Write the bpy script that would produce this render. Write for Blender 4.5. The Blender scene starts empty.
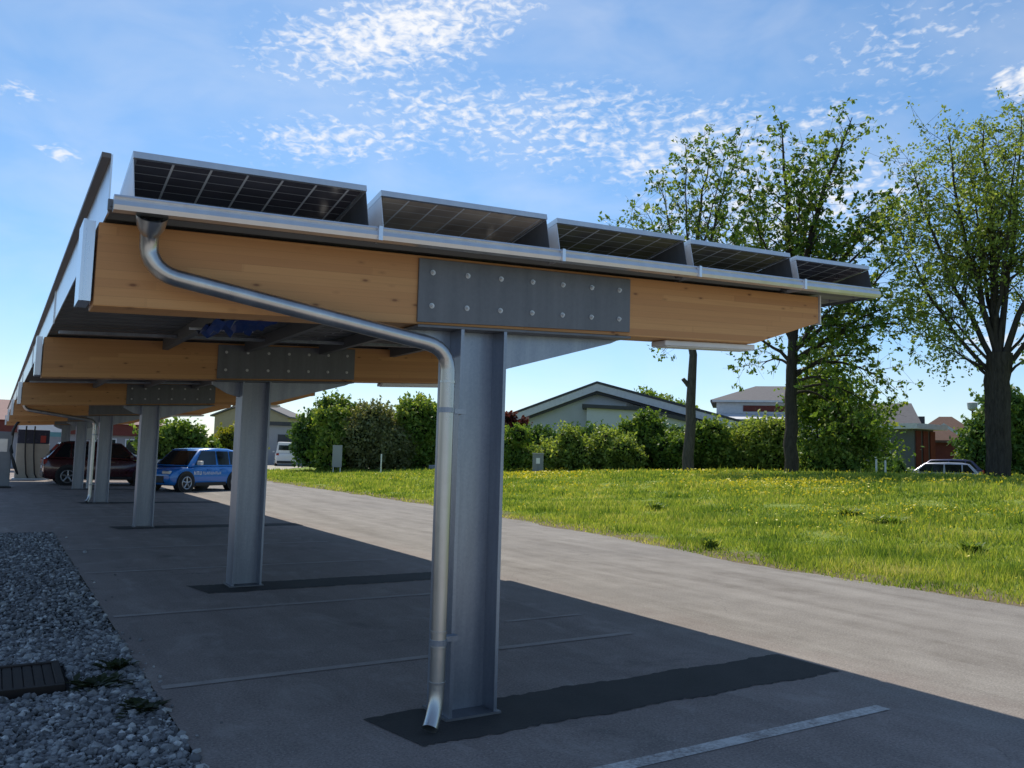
import bpy, math, random
import numpy as np
from mathutils import Vector, Matrix, Quaternion

random.seed(7)
rng = np.random.default_rng(11)
scene = bpy.context.scene
COL = scene.collection
R = math.radians
PI = math.pi

# ------------------------------------------------------------------ helpers
class MB:
    """collects verts / faces of one part"""
    def __init__(self):
        self.v, self.f, self.mi = [], [], []
    def poly(self, pts, mi=0):
        n = len(self.v); self.v += [tuple(p) for p in pts]
        self.f.append(tuple(range(n, n + len(pts)))); self.mi.append(mi)
    def box(self, x0, x1, y0, y1, z0, z1, shear=0.0, xr=0.0, mi=0):
        n = len(self.v)
        for (x, y, z) in ((x0,y0,z0),(x1,y0,z0),(x1,y1,z0),(x0,y1,z0),(x0,y0,z1),(x1,y0,z1),(x1,y1,z1),(x0,y1,z1)):
            self.v.append((x, y, z + shear * (x - xr)))
        for q in ((3,2,1,0),(4,5,6,7),(0,1,5,4),(1,2,6,5),(2,3,7,6),(3,0,4,7)):
            self.f.append(tuple(n + i for i in q)); self.mi.append(mi)
        return self
    def prism(self, prof, axis, a, b, mi=0):
        """extrude a 2D profile (ccw) along axis from a to b"""
        def P(u, v, t):
            return {'x': (t, u, v), 'y': (u, t, v), 'z': (u, v, t)}[axis]
        n = len(self.v); k = len(prof)
        self.v += [P(u, v, a) for u, v in prof] + [P(u, v, b) for u, v in prof]
        self.f.append(tuple(n + i for i in range(k))); self.mi.append(mi)
        self.f.append(tuple(n + k + i for i in reversed(range(k)))); self.mi.append(mi)
        for i in range(k):
            j = (i + 1) % k
            self.f.append((n + j, n + i, n + k + i, n + k + j)); self.mi.append(mi)
        return self
    def tube(self, pts, r, seg=12, caps=True, mi=0):
        pts = [Vector(p) for p in pts]
        rs = r if isinstance(r, (list, tuple)) else [r] * len(pts)
        n0 = len(self.v); up = None
        for i, p in enumerate(pts):
            if i == 0: t = pts[1] - p
            elif i == len(pts) - 1: t = p - pts[i - 1]
            else: t = (pts[i + 1] - p).normalized() + (p - pts[i - 1]).normalized()
            t.normalize()
            if up is None:
                up = Vector((0, 0, 1)) if abs(t.z) < .9 else Vector((1, 0, 0))
            a = t.cross(up)
            if a.length < 1e-4: a = t.orthogonal()
            a.normalize(); b = a.cross(t).normalized(); up = b
            for k in range(seg):
                w = 2 * PI * k / seg
                self.v.append(tuple(p + (a * math.cos(w) + b * math.sin(w)) * rs[i]))
        for i in range(len(pts) - 1):
            for k in range(seg):
                k2 = (k + 1) % seg
                self.f.append((n0 + i*seg + k, n0 + i*seg + k2, n0 + (i+1)*seg + k2, n0 + (i+1)*seg + k)); self.mi.append(mi)
        if caps:
            self.f.append(tuple(n0 + k for k in reversed(range(seg)))); self.mi.append(mi)
            m = n0 + (len(pts) - 1) * seg
            self.f.append(tuple(m + k for k in range(seg))); self.mi.append(mi)
        return self
    def cyl(self, c, axis, r, h, seg=20, mi=0):
        c = Vector(c); d = {'x': Vector((1,0,0)), 'y': Vector((0,1,0)), 'z': Vector((0,0,1))}[axis] * h / 2
        return self.tube([c - d, c + d], r, seg, mi=mi)
    def build(self, name, mats, parent=None, smooth=False, bevel=0.0, angle=35):
        me = bpy.data.meshes.new(name)
        me.from_pydata(self.v, [], self.f)
        if not isinstance(mats, (list, tuple)): mats = [mats]
        for m in mats: me.materials.append(m)
        if len(mats) > 1: me.polygons.foreach_set('material_index', self.mi)
        me.update()
        o = bpy.data.objects.new(name, me); COL.objects.link(o)
        if parent: o.parent = parent
        if smooth:
            me.polygons.foreach_set('use_smooth', [True] * len(me.polygons))
            try: me.set_sharp_from_angle(angle=R(angle))
            except Exception: pass
        if bevel > 0:
            b = o.modifiers.new('edge', 'BEVEL'); b.width = bevel; b.segments = 2; b.limit_method = 'ANGLE'; b.angle_limit = R(40)
        return o

def tag(o, label=None, cat=None, group=None, kind=None):
    if label: o['label'] = label
    if cat: o['category'] = cat
    if group: o['group'] = group
    if kind: o['kind'] = kind
    return o

def empty(name, label, cat, loc=(0,0,0), rz=0.0, group=None):
    o = bpy.data.objects.new(name, None); COL.objects.link(o)
    o.empty_display_size = .2
    o.location = loc; o.rotation_euler = (0, 0, rz)
    return tag(o, label, cat, group)

def copy_tree(o, parent=None):
    c = o.copy(); COL.objects.link(c)
    if parent: c.parent = parent
    for ch in [x for x in o.children]:
        copy_tree(ch, c)
    return c

def np_mesh(name, verts, nper, mat, parent=None, tint=None, smooth=False):
    """verts (N*nper,3): N faces with nper corners each"""
    n = len(verts) // nper
    me = bpy.data.meshes.new(name)
    me.vertices.add(len(verts)); me.vertices.foreach_set('co', np.asarray(verts, dtype=np.float32).ravel())
    me.loops.add(n * nper); me.loops.foreach_set('vertex_index', np.arange(n * nper, dtype=np.int32))
    me.polygons.add(n); me.polygons.foreach_set('loop_start', np.arange(0, n * nper, nper, dtype=np.int32))
    me.polygons.foreach_set('loop_total', np.full(n, nper, dtype=np.int32))
    me.update(calc_edges=True)
    if tint is not None:
        a = me.attributes.new('tint', 'FLOAT', 'FACE'); a.data.foreach_set('value', np.asarray(tint, dtype=np.float32))
    me.materials.append(mat)
    o = bpy.data.objects.new(name, me); COL.objects.link(o)
    if parent: o.parent = parent
    return o

# ------------------------------------------------------------------ materials
class NT:
    def __init__(self, name):
        self.m = bpy.data.materials.new(name); self.m.use_nodes = True
        self.t = self.m.node_tree; self.t.nodes.clear()
        self.out = self.t.nodes.new('ShaderNodeOutputMaterial')
    def n(self, typ, **kw):
        nd = self.t.nodes.new(typ)
        for k, v in kw.items():
            if k.startswith('i_'):
                key = k[2:]
                key = int(key) if key.isdigit() else key.replace('_', ' ')
                nd.inputs[key].default_value = v
            else: setattr(nd, k, v)
        return nd
    def l(self, a, b): self.t.links.new(a, b)
    def coord(self, scale=(1,1,1), loc=(0,0,0), rot=(0,0,0), kind='Object'):
        tc = self.n('ShaderNodeTexCoord'); mp = self.n('ShaderNodeMapping')
        mp.inputs['Scale'].default_value = scale; mp.inputs['Location'].default_value = loc; mp.inputs['Rotation'].default_value = rot
        self.l(tc.outputs[kind], mp.inputs['Vector']); return mp.outputs['Vector']
    def noise(self, vec, scale, detail=4, rough=.55, dist=0):
        nd = self.n('ShaderNodeTexNoise'); nd.inputs['Scale'].default_value = scale; nd.inputs['Detail'].default_value = detail
        nd.inputs['Roughness'].default_value = rough; nd.inputs['Distortion'].default_value = dist
        if vec is not None: self.l(vec, nd.inputs['Vector'])
        return nd.outputs['Fac']
    def ramp(self, fac, stops, interp='LINEAR'):
        r = self.n('ShaderNodeValToRGB'); cr = r.color_ramp; cr.interpolation = interp
        while len(cr.elements) < len(stops): cr.elements.new(.5)
        for e, (p, c) in zip(cr.elements, stops):
            e.position = p; e.color = (*c, 1) if len(c) == 3 else c
        if fac is not None: self.l(fac, r.inputs['Fac'])
        return r.outputs['Color']
    def mix(self, fac, a, b, mode='MIX'):
        m = self.n('ShaderNodeMix', data_type='RGBA', blend_type=mode)
        for s, v in ((0, fac), (6, a), (7, b)):
            if isinstance(v, (int, float)): m.inputs[s].default_value = v
            elif isinstance(v, tuple): m.inputs[s].default_value = (*v, 1) if len(v) == 3 else v
            else: self.l(v, m.inputs[s])
        return m.outputs[2]
    def math(self, op, a, b=0.0, c=None, clamp=False):
        m = self.n('ShaderNodeMath', operation=op); m.use_clamp = clamp
        for i, v in enumerate((a, b) if c is None else (a, b, c)):
            if isinstance(v, (int, float)): m.inputs[i].default_value = v
            else: self.l(v, m.inputs[i])
        return m.outputs[0]
    def bump(self, h, strength=.3, dist=.01):
        b = self.n('ShaderNodeBump'); b.inputs['Strength'].default_value = strength; b.inputs['Distance'].default_value = dist
        self.l(h, b.inputs['Height']); return b.outputs['Normal']
    def bsdf(self, col, rough=.5, metal=0.0, normal=None, spec=None, coat=0.0):
        b = self.n('ShaderNodeBsdfPrincipled')
        for k, v in (('Base Color', col), ('Roughness', rough), ('Metallic', metal)):
            if isinstance(v, (int, float)): b.inputs[k].default_value = v
            elif isinstance(v, tuple): b.inputs[k].default_value = (*v, 1)
            else: self.l(v, b.inputs[k])
        if normal is not None: self.l(normal, b.inputs['Normal'])
        if spec is not None: b.inputs['Specular IOR Level'].default_value = spec
        if coat: b.inputs['Coat Weight'].default_value = coat; b.inputs['Coat Roughness'].default_value = .06
        return b.outputs[0]
    def done(self, sh):
        self.l(sh, self.out.inputs['Surface']); return self.m

def simple(name, col, rough=.5, metal=0.0, var=.12, scale=3.0, coat=0.0, spec=None, bump=0.0):
    t = NT(name); v = t.coord()
    n = t.noise(v, scale, 5, .6)
    c = t.ramp(n, [(.25, tuple(x * (1 - var) for x in col)), (.75, tuple(min(1, x * (1 + var)) for x in col))])
    rr = t.math('MULTIPLY_ADD', n, .2, rough - .1)
    nm = t.bump(t.noise(v, scale * 12, 3), bump, .004) if bump else None
    return t.done(t.bsdf(c, rr, metal, nm, spec, coat))

M = {}
def mat_galv(name, lo, hi, rough, metal, sc=18):
    t = NT(name); v = t.coord()
    vo = t.n('ShaderNodeTexVoronoi'); vo.inputs['Scale'].default_value = sc; t.l(v, vo.inputs['Vector'])
    sp = t.math('MULTIPLY', vo.outputs['Color'], 1.0)
    big = t.noise(t.coord((2.2, 2.2, .22)), 3.2, 6, .6)
    f = t.math('ADD', t.math('MULTIPLY', sp, .1), t.math('MULTIPLY', big, .9))
    c = t.ramp(f, [(.25, lo), (.75, hi)])
    ro = t.math('MULTIPLY_ADD', f, .22, rough - .1)
    return t.done(t.bsdf(c, ro, metal, t.bump(big, .03, .01)))
M['galv'] = mat_galv('galvanised_steel', (.19, .215, .27), (.40, .43, .49), .36, .7, 70)
M['plate'] = mat_galv('dull_steel_plate', (.12, .122, .132), (.2, .203, .217), .5, .4, 50)
M['bolt'] = simple('zinc_bolt', (.6, .6, .6), .45, .5)
M['pipe'] = mat_galv('bright_sheet_metal', (.42, .42, .42), (.62, .61, .59), .3, .95, 14)
M['alu'] = mat_galv('aluminium', (.62, .63, .65), (.78, .78, .78), .36, .8, 4)
M['capmetal'] = mat_galv('bright_cap_metal', (.66, .7, .76), (.86, .87, .9), .3, .8, 2)
M['sheet'] = mat_galv('roof_sheet', (.3, .3, .31), (.42, .42, .43), .5, .3, 3)
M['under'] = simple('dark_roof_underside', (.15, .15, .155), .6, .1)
M['lip'] = simple('lip_painted_reflection', (.15, .13, .12), .45, .3)  # shade and ground reflection under the lip are put into this brown
M['white_metal'] = simple('white_coated_metal', (.74, .75, .76), .4)
M['side_plate'] = simple('white_side_plate', (.7, .73, .77), .35, .3)
M['dark'] = simple('dark_plastic', (.015, .015, .017), .5)
M['rubber'] = simple('tyre_rubber', (.018, .018, .019), .8)

def mat_wood():
    t = NT('glulam_timber')
    tc = t.n('ShaderNodeTexCoord'); sx = t.n('ShaderNodeSeparateXYZ'); t.l(tc.outputs['Object'], sx.inputs[0])
    x, y, z = sx.outputs
    zz = t.math('SUBTRACT', z, t.math('MULTIPLY', x, .057))
    lam = t.math('FLOOR', t.math('DIVIDE', zz, .0445))
    wn = t.n('ShaderNodeTexWhiteNoise', noise_dimensions='1D'); t.l(lam, wn.inputs['W'])
    brd = t.math('FLOOR', t.math('ADD', t.math('DIVIDE', x, 2.3), t.math('MULTIPLY', wn.outputs['Value'], 9.0)))
    cb = t.n('ShaderNodeCombineXYZ'); t.l(lam, cb.inputs[0]); t.l(brd, cb.inputs[1]); t.l(t.math('FLOOR', t.math('MULTIPLY', y, 1.7)), cb.inputs[2])
    w2 = t.n('ShaderNodeTexWhiteNoise', noise_dimensions='3D'); t.l(cb.outputs[0], w2.inputs['Vector'])
    base = t.ramp(w2.outputs['Value'], [(0, (.57, .265, .10)), (.5, (.66, .325, .122)), (1, (.74, .385, .15))])
    # grain
    cv = t.n('ShaderNodeCombineXYZ'); t.l(t.math('MULTIPLY', x, 1.1), cv.inputs[0]); t.l(y, cv.inputs[1]); t.l(t.math('MULTIPLY', zz, 34.0), cv.inputs[2])
    g = t.noise(cv.outputs[0], 2.2, 5, .65, .4)
    c = t.mix(t.math('MULTIPLY', g, .55), base, (.4, .19, .07))
    fj = t.math('LESS_THAN', t.math('FRACT', t.math('ADD', t.math('DIVIDE', x, 2.3), t.math('MULTIPLY', wn.outputs['Value'], 9.0))), .006)
    c = t.mix(t.math('MULTIPLY', fj, .12), c, (.25, .11, .04))
    # knots
    kv = t.n('ShaderNodeCombineXYZ'); t.l(t.math('MULTIPLY', x, 2.6), kv.inputs[0]); t.l(y, kv.inputs[1]); t.l(t.math('MULTIPLY', zz, 6.5), kv.inputs[2])
    vo = t.n('ShaderNodeTexVoronoi'); vo.inputs['Scale'].default_value = 1.9; vo.inputs['Randomness'].default_value = 1.0; t.l(kv.outputs[0], vo.inputs['Vector'])
    kk = t.ramp(vo.outputs['Distance'], [(.05, (1, 1, 1)), (.11, (.25, .25, .25)), (.2, (0, 0, 0))])
    sel = t.math('GREATER_THAN', t.math('MULTIPLY', vo.outputs['Color'], 1.0), .02)
    c = t.mix(t.math('MULTIPLY', t.math('MULTIPLY', kk, sel), .8), c, (.13, .035, .01))
    # glue lines + stains
    fr = t.math('FRACT', t.math('DIVIDE', zz, .0445))
    gl = t.math('LESS_THAN', fr, .05)
    c = t.mix(t.math('MULTIPLY', gl, .28), c, (.28, .13, .05))
    st = t.noise(t.coord((.5, .5, 1.6)), 1.4, 4)
    c = t.mix(t.ramp(st, [(.45, (0, 0, 0)), (.8, (.3, .3, .3))]), c, (.4, .2, .09))
    return t.done(t.bsdf(c, .62, 0, t.bump(g, .12, .004)))
M['wood'] = mat_wood()

def mat_pv(name, lo, hi, bias=0.0):
    t = NT(name)
    tc = t.n('ShaderNodeTexCoord'); sx = t.n('ShaderNodeSeparateXYZ'); t.l(tc.outputs['Object'], sx.inputs[0])
    x, y, z = sx.outputs
    fx = t.math('FRACT', t.math('DIVIDE', x, .19)); fy = t.math('FRACT', t.math('DIVIDE', y, .095))
    lx = t.math('LESS_THAN', fx, .065); ly = t.math('LESS_THAN', fy, .075)
    ln = t.math('MULTIPLY', t.math('MAXIMUM', lx, t.math('MULTIPLY', ly, .55)), 1.0)
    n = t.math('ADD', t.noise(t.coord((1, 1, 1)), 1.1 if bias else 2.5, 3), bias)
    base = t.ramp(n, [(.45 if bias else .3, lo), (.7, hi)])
    c = t.mix(ln, base, (.9, .92, .95))
    return t.done(t.bsdf(c, .2, 0, None, .5))
M['pv'] = mat_pv('dark_backsheet', (.09, .085, .105), (.14, .13, .15))
M['pv_tan_reflect'] = mat_pv('tan_painted_reflection', (.20, .165, .15), (.85, .70, .56), .16)  # tan blotches stand in for a reflection on the module back
M['pv_olive_reflect'] = mat_pv('olive_painted_reflection', (.17, .15, .13), (.42, .40, .17), .1)  # reflected olive green put into the base colour as blotches

def mat_asphalt():
    t = NT('asphalt')
    v = t.coord()
    sx = t.n('ShaderNodeSeparateXYZ'); t.l(v, sx.inputs[0])
    fine = t.noise(v, 60, 4, .7); mid = t.noise(v, 2.2, 6, .6)
    streak = t.noise(t.coord((1.6, .16, 1), rot=(0, 0, R(-4))), 1.5, 6, .62, .3)
    pat = t.noise(t.coord((.35, .2, 1)), 1.0, 4, .55, .6)
    # lane: dusty pale gravelly asphalt outside the bays, bays lightened and warmed in colour to lift the roof's shade
    edge = t.math('ADD', sx.outputs[0], t.math('MULTIPLY', t.math('SUBTRACT', mid, .5), 1.1))
    lane = t.ramp(t.math('DIVIDE', edge, 10.0), [(.50, (0, 0, 0)), (.62, (1, 1, 1))])
    f = t.math('ADD', t.math('MULTIPLY', streak, .6), t.math('MULTIPLY', mid, .4))
    dark = t.ramp(f, [(.3, (.25, .205, .185)), (.7, (.41, .335, .30))])
    pale = t.ramp(f, [(.32, (.165, .145, .122)), (.47, (.255, .232, .205)), (.62, (.33, .305, .272))])
    c = t.mix(lane, dark, pale)
    c = t.mix(t.ramp(pat, [(.52, (0, 0, 0)), (.7, (.5, .5, .5))]), c, (.18, .165, .15))
    c = t.mix(t.math('MULTIPLY', t.math('SUBTRACT', fine, .38), 1.9, clamp=True), c, (.06, .057, .054))
    vo = t.n('ShaderNodeTexVoronoi'); vo.inputs['Scale'].default_value = 45; t.l(v, vo.inputs['Vector'])
    peb = t.math('LESS_THAN', vo.outputs['Distance'], .22)
    c = t.mix(t.math('MULTIPLY', peb, t.math('MULTIPLY', t.math('MULTIPLY', vo.outputs['Color'], 1.0), .6)), c, (.45, .43, .4))
    vc = t.n('ShaderNodeTexVoronoi', feature='DISTANCE_TO_EDGE'); vc.inputs['Scale'].default_value = .55
    wob = t.n('ShaderNodeTexNoise'); wob.inputs['Scale'].default_value = 1.6; wob.inputs['Detail'].default_value = 5
    t.l(v, wob.inputs['Vector']); va = t.n('ShaderNodeVectorMath', operation='MULTIPLY_ADD'); t.l(wob.outputs['Color'], va.inputs[0]); va.inputs[1].default_value = (.9, .9, .9); t.l(v, va.inputs[2]); t.l(va.outputs[0], vc.inputs['Vector'])
    crk = t.math('MULTIPLY', t.math('LESS_THAN', vc.outputs['Distance'], .0035), t.ramp(t.noise(v, .5, 3), [(.54, (0, 0, 0)), (.66, (.45, .45, .45))]))
    c = t.mix(crk, c, (.04, .038, .036))
    oil = t.ramp(t.noise(v, 1.1, 5, .6, .5), [(.6, (0, 0, 0)), (.72, (.45, .45, .45))])
    c = t.mix(t.math('MULTIPLY', oil, t.math('SUBTRACT', 1.0, lane)), c, (.07, .066, .064))
    dust = t.ramp(t.noise(t.coord((1, .55, 1), rot=(0, 0, .5)), 2.3, 6, .7, .6), [(.52, (0, 0, 0)), (.75, (.55, .55, .55))])
    c = t.mix(t.math('MULTIPLY', dust, t.math('SUBTRACT', 1.0, lane)), c, (.46, .4, .36))
    h = t.math('ADD', t.math('MULTIPLY', fine, .6), t.math('MULTIPLY', mid, .7))
    return t.done(t.bsdf(c, .88, 0, t.bump(h, .5, .012), .25))
M['asphalt'] = mat_asphalt()
def mat_patch():
    t = NT('fresh_asphalt'); v = t.coord()
    f = t.noise(v, 70, 4, .7); m = t.noise(v, 3, 5)
    c = t.mix(f, t.ramp(m, [(.3, (.022, .021, .021)), (.75, (.055, .05, .047))]), (.08, .075, .07))
    return t.done(t.bsdf(c, .85, 0, t.bump(f, .5, .01), .25))
M['patch'] = mat_patch()
def mat_paint():
    t = NT('worn_white_paint'); v = t.coord()
    f = t.noise(v, 5, 6, .7); fine = t.noise(v, 40, 3, .7)
    w = t.ramp(t.math('ADD', t.math('MULTIPLY', f, .75), t.math('MULTIPLY', fine, .35)), [(.42, (0, 0, 0)), (.62, (1, 1, 1))])
    c = t.mix(w, (.3, .26, .24), (.62, .6, .57))
    return t.done(t.bsdf(c, .8, 0, None, .3))
M['paint'] = mat_paint()
def mat_paint_faint():
    t = NT('faint_paint'); v = t.coord()
    f = t.noise(v, 4, 6, .7); fine = t.noise(v, 40, 3, .7)
    w = t.ramp(t.math('ADD', t.math('MULTIPLY', f, .75), t.math('MULTIPLY', fine, .35)), [(.4, (0, 0, 0)), (.75, (.8, .8, .8))])
    c = t.mix(w, (.31, .26, .235), (.47, .43, .40))
    return t.done(t.bsdf(c, .85, 0, None, .3))
M['paint2'] = mat_paint_faint()
def mat_field():
    t = NT('meadow_soil'); v = t.coord()
    a = t.noise(v, .35, 5, .6); b = t.noise(v, 3.2, 5, .65); f = t.noise(v, 25, 4, .7)
    g = t.ramp(t.math('ADD', t.math('MULTIPLY', a, .5), t.math('MULTIPLY', b, .5)), [(.3, (.14, .22, .045)), (.5, (.21, .29, .06)), (.7, (.3, .33, .09))])
    sp = t.mix(t.math('MULTIPLY', f, .5), g, (.16, .18, .05))
    at = t.n('ShaderNodeAttribute'); at.attribute_name = 'edge'
    d = t.math('ADD', at.outputs['Fac'], t.math('MULTIPLY', t.math('SUBTRACT', b, .5), 1.3))
    soil = t.ramp(f, [(.3, (.10, .075, .05)), (.7, (.24, .2, .13))])
    c = t.mix(t.ramp(d, [(.35, (0, 0, 0)), (.7, (1, 1, 1))]), sp, soil)
    return t.done(t.bsdf(c, .95, 0, t.bump(f, .6, .04), .1))
M['field'] = mat_field()
M['earth'] = simple('bare_earth', (.16, .14, .09), .95, var=.3, scale=.4, spec=.1)
M['gravelbed'] = simple('gravel_bed', (.05, .05, .05), .95, var=.5, scale=25, spec=.1, bump=.5)
M['pathway'] = simple('sandy_path', (.4, .36, .3), .9, var=.15, scale=1.0, spec=.15)

def mat_leaf(name, stops, trans=.45, rough=.5):
    t = NT(name)
    at = t.n('ShaderNodeAttribute'); at.attribute_name = 'tint'
    c = t.ramp(at.outputs['Fac'], stops)
    d = t.n('ShaderNodeBsdfPrincipled'); t.l(c, d.inputs['Base Color']); d.inputs['Roughness'].default_value = rough; d.inputs['Specular IOR Level'].default_value = .3
    tr = t.n('ShaderNodeBsdfTranslucent'); t.l(t.mix(1.0, c, (1.25, 1.15, .55), 'MULTIPLY'), tr.inputs['Color'])
    ms = t.n('ShaderNodeMixShader'); ms.inputs[0].default_value = trans
    t.l(d.outputs[0], ms.inputs[1]); t.l(tr.outputs[0], ms.inputs[2])
    return t.done(ms.outputs[0])
M['leaf_dark'] = mat_leaf('dark_leaves', [(0, (0.045, 0.099, 0.029)), (.6, (0.110, 0.210, 0.049)), (1, (0.246, 0.345, 0.074))], .35)
M['leaf_mid'] = mat_leaf('green_leaves', [(0, (0.065, 0.130, 0.026)), (.55, (0.162, 0.270, 0.047)), (1, (0.367, 0.432, 0.097))], .45)
M['leaf_light'] = mat_leaf('young_leaves', [(0, (.12, .18, .04)), (.55, (.26, .36, .08)), (1, (.46, .52, .15))], .5)
M['leaf_yellow'] = mat_leaf('yellow_green_leaves', [(0, (0.110, 0.138, 0.017)), (.55, (0.261, 0.289, 0.030)), (1, (0.440, 0.413, 0.062))], .45)
M['leaf_olive'] = mat_leaf('olive_leaves', [(0, (0.090, 0.113, 0.044)), (.55, (0.210, 0.233, 0.106)), (1, (0.374, 0.374, 0.196))], .4)
M['weed'] = mat_leaf('dull_weed', [(0, (.02, .03, .012)), (1, (.06, .075, .03))], .2)
M['leaf_red'] = mat_leaf('red_leaves', [(0, (0.045, 0.012, 0.015)), (.55, (0.112, 0.024, 0.024)), (1, (0.210, 0.053, 0.038))], .35)
M['grass'] = mat_leaf('grass_blades', [(0, (.09, .17, .03)), (.4, (.25, .345, .06)), (.75, (.4, .45, .10)), (1, (.55, .52, .24))], .5, .6)
M['flower'] = mat_leaf('yellow_petals', [(0, (.6, .5, .03)), (1, (.85, .74, .08))], .25)
M['core'] = simple('painted_inner_shade', (.012, .02, .008), .95, var=.4, spec=.05)
def mat_bark(name, lo, hi):
    t = NT(name); v = t.coord((7, 7, 1.3))
    f = t.noise(v, 2.0, 6, .7, .5); c = t.ramp(f, [(.3, lo), (.7, hi)])
    return t.done(t.bsdf(c, .92, 0, t.bump(f, .8, .05), .15))
M['bark'] = mat_bark('bark', (.028, .024, .02), (.085, .075, .062))
M['bark_grey'] = mat_bark('grey_bark', (.05, .045, .04), (.13, .118, .1))

# ------------------------------------------------------------------ camera
F_PX, PITCH, ROLL, YAW, EYE = 824.35, .0865, .0273, .557, 1.6
Fv = Vector((math.sin(YAW) * math.cos(PITCH), math.cos(YAW) * math.cos(PITCH), math.sin(PITCH)))
R0 = Vector((math.cos(YAW), -math.sin(YAW), 0)); U0 = R0.cross(Fv)
cR = R0 * math.cos(ROLL) + U0 * math.sin(ROLL); cU = U0 * math.cos(ROLL) - R0 * math.sin(ROLL)
cam = bpy.data.cameras.new('camera'); co = bpy.data.objects.new('camera', cam); COL.objects.link(co)
cam.sensor_width = 36; cam.lens = F_PX / 1024 * 36; cam.clip_end = 6000; cam.clip_start = .05
mw = Matrix((( cR.x, cU.x, -Fv.x, 0), (cR.y, cU.y, -Fv.y, 0), (cR.z, cU.z, -Fv.z, EYE), (0, 0, 0, 1)))
co.matrix_world = mw
scene.camera = co

def spot(px, D):
    """plan position along the bearing of an image pixel column, D metres away"""
    a = YAW + math.atan((px - 512 + 2.0) / F_PX)
    return Vector((D * math.sin(a), D * math.cos(a), 0))
def up(px, py, D):
    """height of the view ray through an image pixel, D metres away"""
    d = Fv * F_PX + cR * (px - 512) - cU * (py - 384)
    return EYE + d.z / math.hypot(d.x, d.y) * D

# ------------------------------------------------------------------ sun and sky
SUN = Vector((.24, .742, 1.0)).normalized()
EL = math.asin(SUN.z); AZ = math.atan2(SUN.x, SUN.y)
sd = bpy.data.lights.new('sun', 'SUN'); sd.energy = 4.8; sd.angle = R(.53); sd.color = (1.0, .93, .82)
so = bpy.data.objects.new('sun', sd); COL.objects.link(so)
so.rotation_euler = (-SUN).to_track_quat('-Z', 'Y').to_euler(); so.location = (0, 0, 40)

w = bpy.data.worlds.new('World'); scene.world = w; w.use_nodes = True
nt = w.node_tree; nt.nodes.clear()
class WT(NT):
    def __init__(self, t): self.t = t
W = WT(nt)
wo = nt.nodes.new('ShaderNodeOutputWorld'); bg = nt.nodes.new('ShaderNodeBackground')
sky = nt.nodes.new('ShaderNodeTexSky'); sky.sky_type = 'NISHITA'; sky.sun_disc = False
sky.sun_elevation = EL; sky.sun_rotation = AZ; sky.air_density = 1.0; sky.dust_density = .3; sky.ozone_density = 2.2; sky.altitude = 300
tc0 = W.n('ShaderNodeTexCoord'); sx0 = W.n('ShaderNodeSeparateXYZ'); W.l(tc0.outputs['Generated'], sx0.inputs[0])
el0 = W.math('MULTIPLY', W.math('ARCSINE', sx0.outputs[2]), 180 / PI)
gm = W.n('ShaderNodeHueSaturation'); gm.inputs['Saturation'].default_value = 1.08; gm.inputs['Value'].default_value = 1.0
W.l(W.mix(1.0, sky.outputs[0], W.ramp(W.math('DIVIDE', W.math('ABSOLUTE', el0), 30.0), [(0, (.80, .83, .93)), (.25, (.80, .90, 1.0)), (.8, (.87, .975, 1.0))]), 'MULTIPLY'), gm.inputs['Color'])
tc = W.n('ShaderNodeTexCoord'); sx = W.n('ShaderNodeSeparateXYZ'); W.l(tc.outputs['Generated'], sx.inputs[0])
az = W.math('DEGREES' if False else 'MULTIPLY', W.math('ARCTAN2', sx.outputs[0], sx.outputs[1]), 180 / PI)
el = W.math('MULTIPLY', W.math('ARCSINE', sx.outputs[2]), 180 / PI)
def blob(ca, ce, ra, re, rot=0.0, gain=1.0):
    da = W.math('SUBTRACT', az, ca); de = W.math('SUBTRACT', el, ce)
    c, s = math.cos(R(rot)), math.sin(R(rot))
    u = W.math('ADD', W.math('MULTIPLY', da, c / ra), W.math('MULTIPLY', de, s / ra))
    v = W.math('ADD', W.math('MULTIPLY', da, -s / re), W.math('MULTIPLY', de, c / re))
    r2 = W.math('ADD', W.math('MULTIPLY', u, u), W.math('MULTIPLY', v, v))
    return W.math('MULTIPLY', W.math('EXPONENT', W.math('MULTIPLY', r2, -1.0)), gain)
mask = None
for b in [(23, 27.5, 10, 2.6, 14, 1.02), (29, 30.5, 7, 2.2, 10, .85), (18, 24.8, 6.0, 1.3, 10, .5), (19.5, 20.8, 8, 2.0, 6, .66), (27, 23.0, 9, 2.6, 0, .62), (36, 22.3, 12, 3.6, 0, .6),
          (45, 20.5, 8, 3.4, 0, .74), (50, 16.5, 10, 4.5, 0, .8), (46, 13, 10, 3, 0, .6), (58, 25.5, 9, 3.4, 0, .42), (53.5, 21.8, 5, 1.6, 0, .55), (64, 22.3, 1.8, 1.2, 0, .95), (66, 17, 5, 3, 0, .4), (2.2, 17.4, 1.5, .6, -12, .75), (-.5, 20.4, 2.5, .9, 0, .5), (13, 30, 5, 2, 0, .3),
          (63, 7.5, 3, 1.6, 0, .7)]:
    x_ = blob(*b); mask = x_ if mask is None else W.math('MAXIMUM', mask, x_)
cv = W.n('ShaderNodeCombineXYZ'); W.l(W.math('MULTIPLY', az, .62), cv.inputs[0]); W.l(W.math('MULTIPLY', el, 1.25), cv.inputs[1])
mp = W.n('ShaderNodeMapping'); mp.inputs['Rotation'].default_value = (0, 0, R(-16)); W.l(cv.outputs[0], mp.inputs['Vector'])
wob = W.n('ShaderNodeTexNoise'); wob.inputs['Scale'].default_value = .9; wob.inputs['Detail'].default_value = 2; W.l(mp.outputs[0], wob.inputs['Vector'])
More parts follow.
